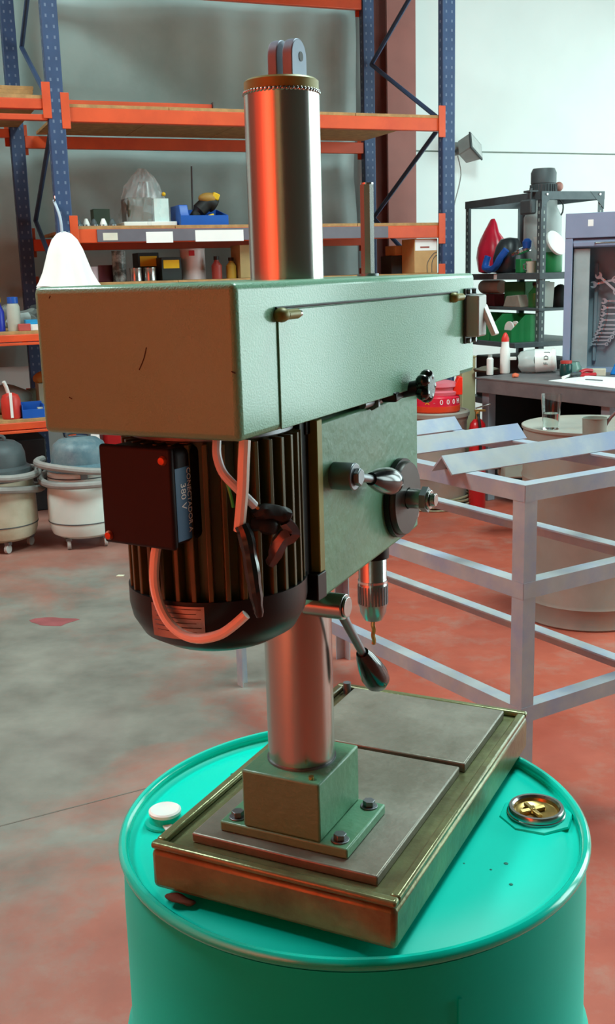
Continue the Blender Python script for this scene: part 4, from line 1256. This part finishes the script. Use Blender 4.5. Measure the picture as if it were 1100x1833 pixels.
# plastic wrapped machine
ta, _ = rack_ts(205, 395, .38)
tb_, _ = rack_ts(312, 395, .38)
wr = thing('wrapped_machine', 'machine part wrapped in clear plastic film on the rack', 'machine', RW((ta + tb_) / 2, .38, L2 + .0205), RYAW)
part('pallet_base', B().box((0, 0, .018), (.36, .34, .034)), m_white, wr, bev=.004)
part('machine_block', B().box((-.05, 0, .115), (.17, .20, .16)), M('dark_olive_machine', '4c4a3c', .5, .2, .2, 9), wr, bev=.01)
part('machine_head', B().cyl((.02, 0, .19), (.02, 0, .30), .07, .05, 24), m_steel, wr)
part('paper_note', B().box((.085, -.135, .10), (.10, .004, .17)), M('pale_mint_paper', 'cfe6e2', .7), wr)
part('yellow_knob', B().ball((.115, -.10, .215), .014, 12, 8), m_yellow, wr)
film = B().lathe([(.200, .015), (.205, .05), (.205, .09), (.20, .13), (.19, .17), (.175, .21), (.155, .25), (.12, .29), (.085, .33), (.05, .36), (.02, .38), (.0, .385)], seg=34).xf(Matrix.Diagonal((.82, .82, 1, 1))).noise(.026, 8, 5).noise(.022, 22, 2).noise(.010, 50, 7)
for v in film.bm.verts:
    v.co.z = max(v.co.z, .004)
part('film_wrap', film, m_wrap, wr, smooth=0)
# small things left of it
single('dark_green_box', B().box((0, 0, .06), (.11, .10, .12)), M('dark_green_card', '2c3a2c', .6), 'small dark green box left of the wrapped machine', 'box', RK(180, 395, .30, L2 + .0205), RYAW, bev=.003)
lb = ('first', 'second', 'third', 'fourth', 'fifth')
for i, px in enumerate((140, 154, 168, 185, 201)):
    o = thing('metal_fitting', '%s small metal fitting from the rack upright on the labelled shelf' % lb[i], 'fitting', RK(px, 400, .08, L2 + .0205), RYAW + i, 'row of small metal fittings')
    part('fitting_body', B().lathe([(0, 0), (.024, 0), (.026, .008), (.018, .03), (.010, .045 + .004 * (i % 2)), (0, .05)], seg=14), (m_dgrey, m_white)[i % 2], o)
    part('fitting_nut', B().cyl((0, 0, .0), (0, 0, .012), .028, seg=6), m_steeld, o)
# blue bin with yellow and black power tool
ta, _ = rack_ts(316, 395, .26)
tb_, _ = rack_ts(400, 395, .26)
bb_ = thing('blue_bin', 'blue open plastic bin holding a yellow power tool', 'bin', RW((ta + tb_) / 2, .28, L2 + .0205), RYAW)
W2, D2 = (tb_ - ta) / 2, .13
part('bin_floor', B().span((-W2, -D2, 0), (W2, D2, .006)), m_bluep, bb_)
part('bin_front', B().span((-W2, -D2, .006), (W2, -D2 + .006, .07)), m_bluep, bb_)
part('bin_back', B().span((-W2, D2 - .006, .006), (W2, D2, .12)), m_bluep, bb_)
part('bin_end', B().prism([(-D2 + .006, .006), (D2 - .006, .006), (D2 - .006, .14), (-D2 + .04, .14), (-D2 + .006, .07)], -W2, -W2 + .06, 'x'), m_bluep, bb_, bev=.004)
part('bin_end', B().prism([(-D2 + .006, .006), (D2 - .006, .006), (D2 - .006, .12), (-D2 + .006, .07)], W2 - .006, W2, 'x'), m_bluep, bb_)
pt = thing('power_tool', 'yellow and black hand power tool lying in the blue bin', 'power tool', RW((ta + tb_) / 2 + .04, .28, L2 + .028), RYAW)
part('tool_body', B().tube([(-.08, 0, .05), (-.04, 0, .10), (.03, 0, .15), (.08, 0, .13)], [.035, .05, .055, .04], 14), m_blackr, pt)
part('tool_cover', B().ball((.03, -.01, .18), (.075, .05, .038), 16, 10), m_tan, pt)
part('yellow_grip', B().box((.07, -.03, .19), (.05, .05, .045), rot=Matrix.Rotation(.4, 4, 'Y')), m_yellow, pt, bev=.008)
part('yellow_foot', B().box((.02, -.06, .04), (.06, .04, .06), rot=Matrix.Rotation(-.3, 4, 'Y')), m_yellow, pt, bev=.006)
single('thin_rod', B().cyl((0, 0, 0), (.01, 0, .42), .007, seg=8), m_dgrey, 'thin grey rod standing behind the blue bin', 'rod', RK(345, 395, .52, L2 + .0205), RYAW)
# things on the shelf below: tins and boxes
Z3 = L3 + .0205
def tin(px, s, r, h, mat, label, lidm=None, zz=Z3):
    o = thing('paint_tin', label, 'tin', RK(px, 490, s, zz), RYAW, 'tins under the labelled shelf')
    part('tin_body', B().lathe([(0, 0), (r, 0), (r * 1.02, .003), (r, .006), (r, h - .008), (r * 1.03, h - .005), (r * 1.03, h), (r * .94, h), (r * .9, h - .005)], seg=24), mat, o)
    part('tin_lid', B().lathe([(r * .9, h - .005), (r * .4, h - .004), (0, h - .004)], seg=24), lidm or m_steeld, o)
    return o
m_pinkt = M('pale_pink_tin', 'b79aa0', .5)
tin(160, .16, .055, .10, m_pinkt, 'pale pink tin at the left end under the labelled shelf')
tin(190, .30, .05, .11, M('maroon_tin', '6a2a34', .5), 'maroon tin left of the tall black and white can')
tin(214, .22, .045, .20, M('black_white_can', '50524f', .35, 0, .6, 22, 'd0d4d2', cover=.56), 'tall can mottled black and white under the shelf')
tin(243, .08, .040, .085, m_steel, 'left shiny silver tin of the pair beneath the yellow label')
tin(268, .08, .040, .085, m_steel, 'right shiny silver tin of the pair beneath the yellow label')
def ybox(px, s, wd, h, label, zoff=0):
    o = thing('dark_carton', label, 'box', RK(px, 490, s, Z3), RYAW, 'dark cartons with yellow labels')
    part('carton', B().box((0, 0, h / 2), (wd, .16, h)), M('dark_carton', '1f2626', .6), o, bev=.003)
    part('yellow_label', B().box((0, -.0805, h * .70), (wd * .8, .001, h * .36)), m_yellow, o, smooth=0)
ybox(262, .34, .145, .185, 'dark carton with yellow label behind the silver tins')
ybox(302, .20, .135, .150, 'dark carton with yellow label right of the silver tins')
o = tin(346, .26, .085, .205, M('white_red_tin', 'cfc6c6', .4, 0, .06, 6), 'large whitish paint tin with red mark under the shelf')
part('red_mark', B().box((-.03, -.0855, .175), (.04, .006, .035)), m_red, o, bev=.002)
def bottle(px, s, r, h, mat, label):
    o = thing('small_flask', label, 'bottle', RK(px, 490, s, Z3), RYAW, 'flasks under the labelled shelf')
    part('flask_body', B().lathe([(0, 0), (r, 0), (r, h * .6), (r * .45, h * .78), (r * .45, h * .86), (0, h * .86)], seg=20), mat, o)
    part('flask_cap', B().lathe([(r * .5, h * .84), (r * .55, h * .84), (r * .55, h), (0, h)], seg=16), m_blackr, o)
bottle(388, .12, .035, .15, M('dull_red_flask', '8a3028', .5), 'dull red flask right of the whitish paint tin')
bottle(414, .14, .035, .14, M('ochre_flask', 'a8842e', .5), 'ochre yellow flask near the chrome column')
single('tan_carton', B().box((0, 0, .11), (.12, .2, .22)), M('tan_card', 'a08a5c', .7), 'tan carton half hidden behind the chrome column', 'box', RK(437, 490, .16, Z3), RYAW, bev=.003)
# cardboard box by the right upright
ta, _ = rack_ts(742, 480, .0)
tb_, _ = rack_ts(783, 480, .0)
cb = thing('cardboard_box', 'brown cardboard box with white top label by the right upright', 'box', RW((ta + tb_) / 2, .105, Z3), RYAW)
wv = (tb_ - ta)
part('box_body', B().box((0, 0, .12), (wv, .2, .24)), m_card, cb, bev=.003)
part('top_label', B().box((0, -.1005, .195), (wv * .94, .001, .075)), m_paper, cb, smooth=0)
part('label_print', B().box((-.01, -.1012, .180), (wv * .4, .0006, .012)), M('dull_red_print', 'a05a50', .7), cb, smooth=0)
part('handle_loop', B().tube([(wv * .05, -.1015, .004), (wv * .06, -.1015, .07), (wv * .3, -.1015, .13), (wv * .46, -.1015, .145)], .0025, 5), m_dgrey, cb)
part('handle_loop', B().tube([(wv * .25, -.1015, .004), (wv * .26, -.1015, .07), (wv * .36, -.1015, .11), (wv * .48, -.1015, .125)], .0025, 5), m_dgrey, cb)
single('small_carton', B().box((0, 0, .035), (.13, .16, .07)), m_card, 'small brown carton on a dark block left of the cardboard box', 'box', RK(712, 480, .30, Z3 + .1305), RYAW, bev=.003)
single('dark_block', B().box((0, 0, .065), (.17, .18, .13)), M('dark_grey_card', '33363a', .7), 'dark block under the small brown carton', 'block', RK(709, 480, .30, Z3), RYAW, bev=.003)
# white cloth hanging on the front upright
hk = RW(rack_ts(108, 400, -.10)[0], -.075, 0)
wc = thing('hanging_cloth', 'bright white cloth hanging by a cord on the rack upright', 'cloth', hk, RYAW)
_, zt = rack_ts(108, 418, -.10)
clb = B()
seg = 40
prof_ = [(.012, zt + .01), (.045, zt - .004), (.078, zt - .04), (.105, zt - .10), (.125, zt - .17), (.145, zt - .24), (.17, zt - .30), (.185, zt - .33)]
rings = []
for k, (r_, z_) in enumerate(prof_):
    fr = k / (len(prof_) - 1)
    rings.append([clb.bm.verts.new((.01 + (r_ * (1 + .10 * fr * math.cos(7 * a) + .05 * fr * math.sin(11 * a + 1))) * math.cos(a) * 1.0, -.06 + r_ * .32 * (1 + .25 * fr * math.cos(7 * a)) * math.sin(a), z_ + .015 * fr * math.sin(2 * a + .5))) for a in [2 * PI * i / seg for i in range(seg)]])
for a, c in zip(rings[:-1], rings[1:]):
    for i in range(seg):
        clb.bm.faces.new((a[i], a[(i + 1) % seg], c[(i + 1) % seg], c[i]))
clb.bm.faces.new(rings[0])
part('cloth', clb, M('bright_white_cloth', 'f7f7f3', .8, 0, .02, 10), wc, smooth=60)
part('cord', B().tube([(.0, -.06, zt), (-.004, -.05, zt + .10), (-.02, .03, zt + .20)], .009, 8), M('pale_cord', 'b4c2cf', .6), wc)
part('hook', B().tube([(-.02, .036, zt + .19), (-.02, .0, zt + .20), (-.02, -.005, zt + .225)], .005, 8), m_steel, wc)
# hung plastic sheet behind the rack
sh = B()
ts0, ts1 = -1.2, rack_ts(640, 200, 1.5)[0]
nx, nz_ = 90, 60
vv = []
for i in range(nx + 1):
    row = []
    f = i / nx
    t = ts0 + (ts1 - ts0) * f
    for k in range(nz_ + 1):
        z = .9 + (4.4 - .9) * k / nz_
        g_ = .008 * math.sin(t * 4.5 + z * 3.2) + .034 * math.sin(t * 2.0 + z * 3.4 + 1.0) * (1 if z > 2.3 else .6) + .012 * math.sin(t * 4.4 + z * 8.1 + 2) + .012 * math.sin(t * 19) * (f ** 4)
        row.append(sh.bm.verts.new((t, 1.54 + g_, z)))
    vv.append(row)
for i in range(nx):
    for k in range(nz_):
        sh.bm.faces.new((vv[i][k], vv[i + 1][k], vv[i + 1][k + 1], vv[i][k + 1]))
so = thing('hanging_sheet', 'grey green translucent plastic sheet hung behind the rack', 'sheet', P0, RYAW)
part('sheet', sh, m_sheet, so, smooth=80)
part('hanging_batten', B().span((ts0, 1.50, 4.39), (ts1, 1.58, 4.45)), m_wood, so)
for t in (ts0 + .1, (ts0 + ts1) / 2, ts1 - .1):
    part('batten_bracket', B().span((t - .02, 1.58, 4.40), (t + .02, SB, 4.44)), m_steeld, so)

# left bay: upper of the two low shelves
ZA = 1.215 + .0205
def RKL(px, s, z):
    t, _ = rack_ts(px, 560, s)
    return RW(t, s, z)
o = thing('capped_bottle', 'grey white bottle with blue cap on the left low shelf', 'bottle', RKL(24, .06, ZA), RYAW)
part('bottle_body', B().lathe([(0, 0), (.040, 0), (.042, .01), (.041, .15), (.030, .175), (0, .175)], seg=24), M('grey_white_bottle', 'b3b6a8', .5), o)
part('bottle_cap', B().lathe([(.031, .17), (.034, .172), (.033, .21), (0, .212)], seg=20), m_bluep, o)
o = thing('blue_bottle', 'blue bottle cut by the left picture edge on the shelf', 'bottle', RKL(-3, .08, ZA), RYAW)
part('bottle_body', B().lathe([(0, 0), (.034, 0), (.036, .01), (.036, .12), (.016, .17), (.016, .19), (0, .19)], seg=24), M('deep_blue_bottle', '2030a0', .35), o)
part('bottle_cap', B().lathe([(.017, .18), (.02, .18), (.02, .21), (0, .212)], seg=16), m_yellow, o)
single('red_tin_box', B().box((0, 0, .022), (.075, .06, .044)), M('red_card', 'b3504a', .5), 'small red box on the left low shelf before the tools', 'box', RKL(41, .02, ZA), RYAW, bev=.003)
single('white_flat_box', B().box((0, 0, .019), (.13, .12, .038)), m_white, 'flat white box right of the small red box', 'box', RKL(62, .06, ZA), RYAW, bev=.003)
single('light_blue_box', B().box((0, 0, .014), (.075, .06, .028)), M('sky_blue_plastic', '2a9ad0', .4), 'sky blue small box lying on the flat white box', 'box', RKL(54, .05, ZA + .0385), RYAW + .1, bev=.003)
for i, (px, s, mt, lab) in enumerate(((46, .30, M('grey_scrap', '8d9490', .5, .3, .3, 16), 'grey metal scrap heap on the left low shelf, front one'), (76, .46, m_dgrey, 'dark metal scrap heap on the left low shelf beside the housing edge'), (12, .66, M('grey_scrap', '8d9490'), 'grey metal scrap heap at the back of the left low shelf'))):
    single('metal_scrap', B().ball((0, 0, .05), (.11, .08, .065 + .02 * i), 16, 10).noise(.04, 14, 20 + i), mt, lab, 'scrap', RKL(px, s, ZA), RYAW, 'metal scrap on the left low shelf', smooth=20)
# lowest left shelf
ZC = .662 + .0205
o = thing('red_jug', 'red plastic jug with white strap on the lowest left shelf', 'jug', RKL(5, .06, ZC), RYAW)
part('jug_body', B().lathe([(0, 0), (.055, 0), (.062, .01), (.062, .12), (.05, .15), (.02, .165), (0, .165)], seg=24), M('warm_red_plastic', 'cf3a30', .4), o)
part('strap', B().box((-.005, -.064, .09), (.018, .006, .16)), m_white, o, bev=.002)
part('jug_spout', B().tube([(-.01, 0, .16), (-.02, -.01, .20), (-.035, -.02, .24)], .012, 10), m_white, o)
o = thing('blue_parts_bin', 'small blue parts bin on the lowest left shelf', 'bin', RKL(43, .06, ZC), RYAW)
for a, c in (((-.07, -.06, 0), (.07, .06, .006)), ((-.07, -.06, .006), (.07, -.054, .055)), ((-.07, .054, .006), (.07, .06, .095)), ((-.07, -.054, .006), (-.064, .054, .085)), ((.064, -.054, .006), (.07, .054, .085))):
    part('bin_panel', B().span(a, c), m_bluep, o, bev=.001)
single('grey_sack', B().ball((0, 0, .085), (.15, .12, .095), 20, 12).noise(.025, 9, 3), M('grey_sack', '8e918b', .8, 0, .15, 12), 'grey sack slumped behind the red jug', 'sack', RKL(4, .36, ZC), RYAW)
single('green_grey_sack', B().ball((0, 0, .06), (.10, .09, .07), 20, 12).noise(.02, 10, 7), M('green_grey_sack', '6c705e', .8), 'greenish small sack behind the blue parts bin', 'sack', RKL(50, .66, ZC), RYAW)
single('beige_carton', B().box((0, 0, .10), (.10, .16, .20)), M('beige_carton', '9a9a84', .7), 'upright beige carton at the housing edge on the lowest left shelf', 'box', RKL(69, .24, ZC), RYAW, bev=.003)
single('pale_small_carton', B().box((0, 0, .03), (.09, .06, .06)), M('pale_grey_carton', 'b3b3a8', .7), 'low pale carton right of the blue parts bin', 'box', RKL(66, .05, ZC), RYAW, bev=.003)
single('brown_bundle', B().ball((0, 0, .03), (.08, .06, .045), 16, 10).noise(.012, 18, 4), m_tan, 'brown bundle lying on top of the beige carton', 'bundle', RKL(72, .24, ZC + .2005), RYAW)

# ------------------------------------------------------------------ vacuum cleaners
def vacuum(loc, rz, mat, headm, label):
    v = thing('drum_vacuum', label, 'vacuum cleaner', loc, rz, 'drum vacuum cleaners by the rack')
    R_ = .205
    part('tank', B().lathe([(0, .065), (.15, .065), (.185, .085), (.198, .12), (R_, .165), (R_ - .002, .30), (R_ - .012, .44), (R_ - .02, .455), (0, .455)], seg=48), mat, v)
    for z, r_ in ((.160, R_ + .0015), (.425, R_ - .0085)):
        part('tank_seam', B().lathe([(r_ - .004, z - .003), (r_, z - .003), (r_, z + .003), (r_ - .004, z + .003)], seg=48, close=True), m_dgrey, v)
    part('motor_head', B().lathe([(R_ - .02, .455), (R_ - .01, .462), (R_ - .015, .485), (.165, .50), (.16, .57), (.145, .61), (.11, .635), (.06, .645), (0, .645)], seg=40), headm, v)
    part('carry_handle', B().tube([(-.06, 0, .638), (-.055, 0, .668), (.055, 0, .668), (.06, 0, .638)], .011, 8), m_dgrey, v)
    part('latch', B().box((0, -R_ + .004, .455), (.04, .014, .06)), m_steeld, v, bev=.003)
    hp_ = []
    for i in range(60):
        a = math.radians(150) + i / 59 * math.radians(700)
        rr = R_ + .030 + .012 * math.sin(i * .5)
        hp_.append((rr * math.cos(a), rr * math.sin(a), .51 - .175 * (i / 59) + .012 * math.sin(i * .33)))
    part('hose', B().tube(hp_, .021, 10, smooth=2), m_hose, v)
    for a in (45, 135, 225, 315):
        x, y = .15 * math.cos(math.radians(a)), .15 * math.sin(math.radians(a))
        cs = part('caster', B().cyl((x - .010, y, .027), (x + .010, y, .027), .026, seg=20), M('pale_caster', 'a9a9a4', .5), v, bev=.002)
        part('caster_fork', B().box((x, y + .006, .058), (.034, .03, .02)), m_steeld, v, bev=.002)
    return v
v1 = on_z(138, 985)
vacuum((v1.x + .02, v1.y + .16, 0), .3, m_offw, m_bluegrey, 'clean white drum vacuum cleaner with grey hose, next to the motor')
v2 = on_z(2, 993)
vacuum((v2.x - .02, v2.y + .16, 0), -.4, m_offwd, m_dgrey, 'dirty cream drum vacuum cleaner cut by the left picture edge')
# things leaning behind them
q = on_z(200, 960)
single('white_plank', B().box((0, 0, .36), (.07, .02, .72), rot=Matrix.Rotation(-.14, 4, 'Y')), m_white, 'white painted board leaning behind the clean vacuum cleaner', 'board', RW(.10, -.085, 0.006), RYAW, bev=.002)
o = thing('red_jerrycan', 'red metal jerrycan on the floor behind the clean vacuum cleaner', 'jerrycan', RW(.30, .22, 0), RYAW)
part('can_body', B().box((0, 0, .30), (.24, .16, .60)), m_red, o, bev=.03, seg=3)
part('can_handle', B().tube([(-.08, 0, .60), (-.07, 0, .65), (.03, 0, .65), (.04, 0, .60)], .012, 8), m_red, o)
part('can_cap', B().cyl((.08, 0, .60), (.08, 0, .635), .025, seg=20), m_blackr, o)
single('black_crate', B().box((0, 0, .25), (.75, .55, .50)), M('black_crate', '1d2224', .6), 'black crate standing under the rack between the vacuum cleaners', 'crate', RW(-.55, .62, 0), RYAW, bev=.01)

# scraps and dried paint on the floor
q = on_z(95, 1113)
st = B().prism([(.10 * math.cos(a) * (1 + .3 * math.sin(3 * a)), .07 * math.sin(a) * (1 + .25 * math.cos(2 * a + 1))) for a in [2 * PI * i / 18 for i in range(18)]], 0, .0008)
so_ = part('paint_stain', st, M('dried_red_paint', '8e4b4c', .6, 0, .2, 12), fl, smooth=0)
so_.location = (q.x, q.y, .0002)
q = on_z(215, 1031)
single('paper_scrap', B().prism([(-.02, -.012), (.018, -.015), (.022, .01), (-.012, .016)], 0, .003), M('cream_paper_scrap', 'd6d0b4', .8), 'tiny cream paper scrap on the grey floor', 'paper', (q.x, q.y, .0005))
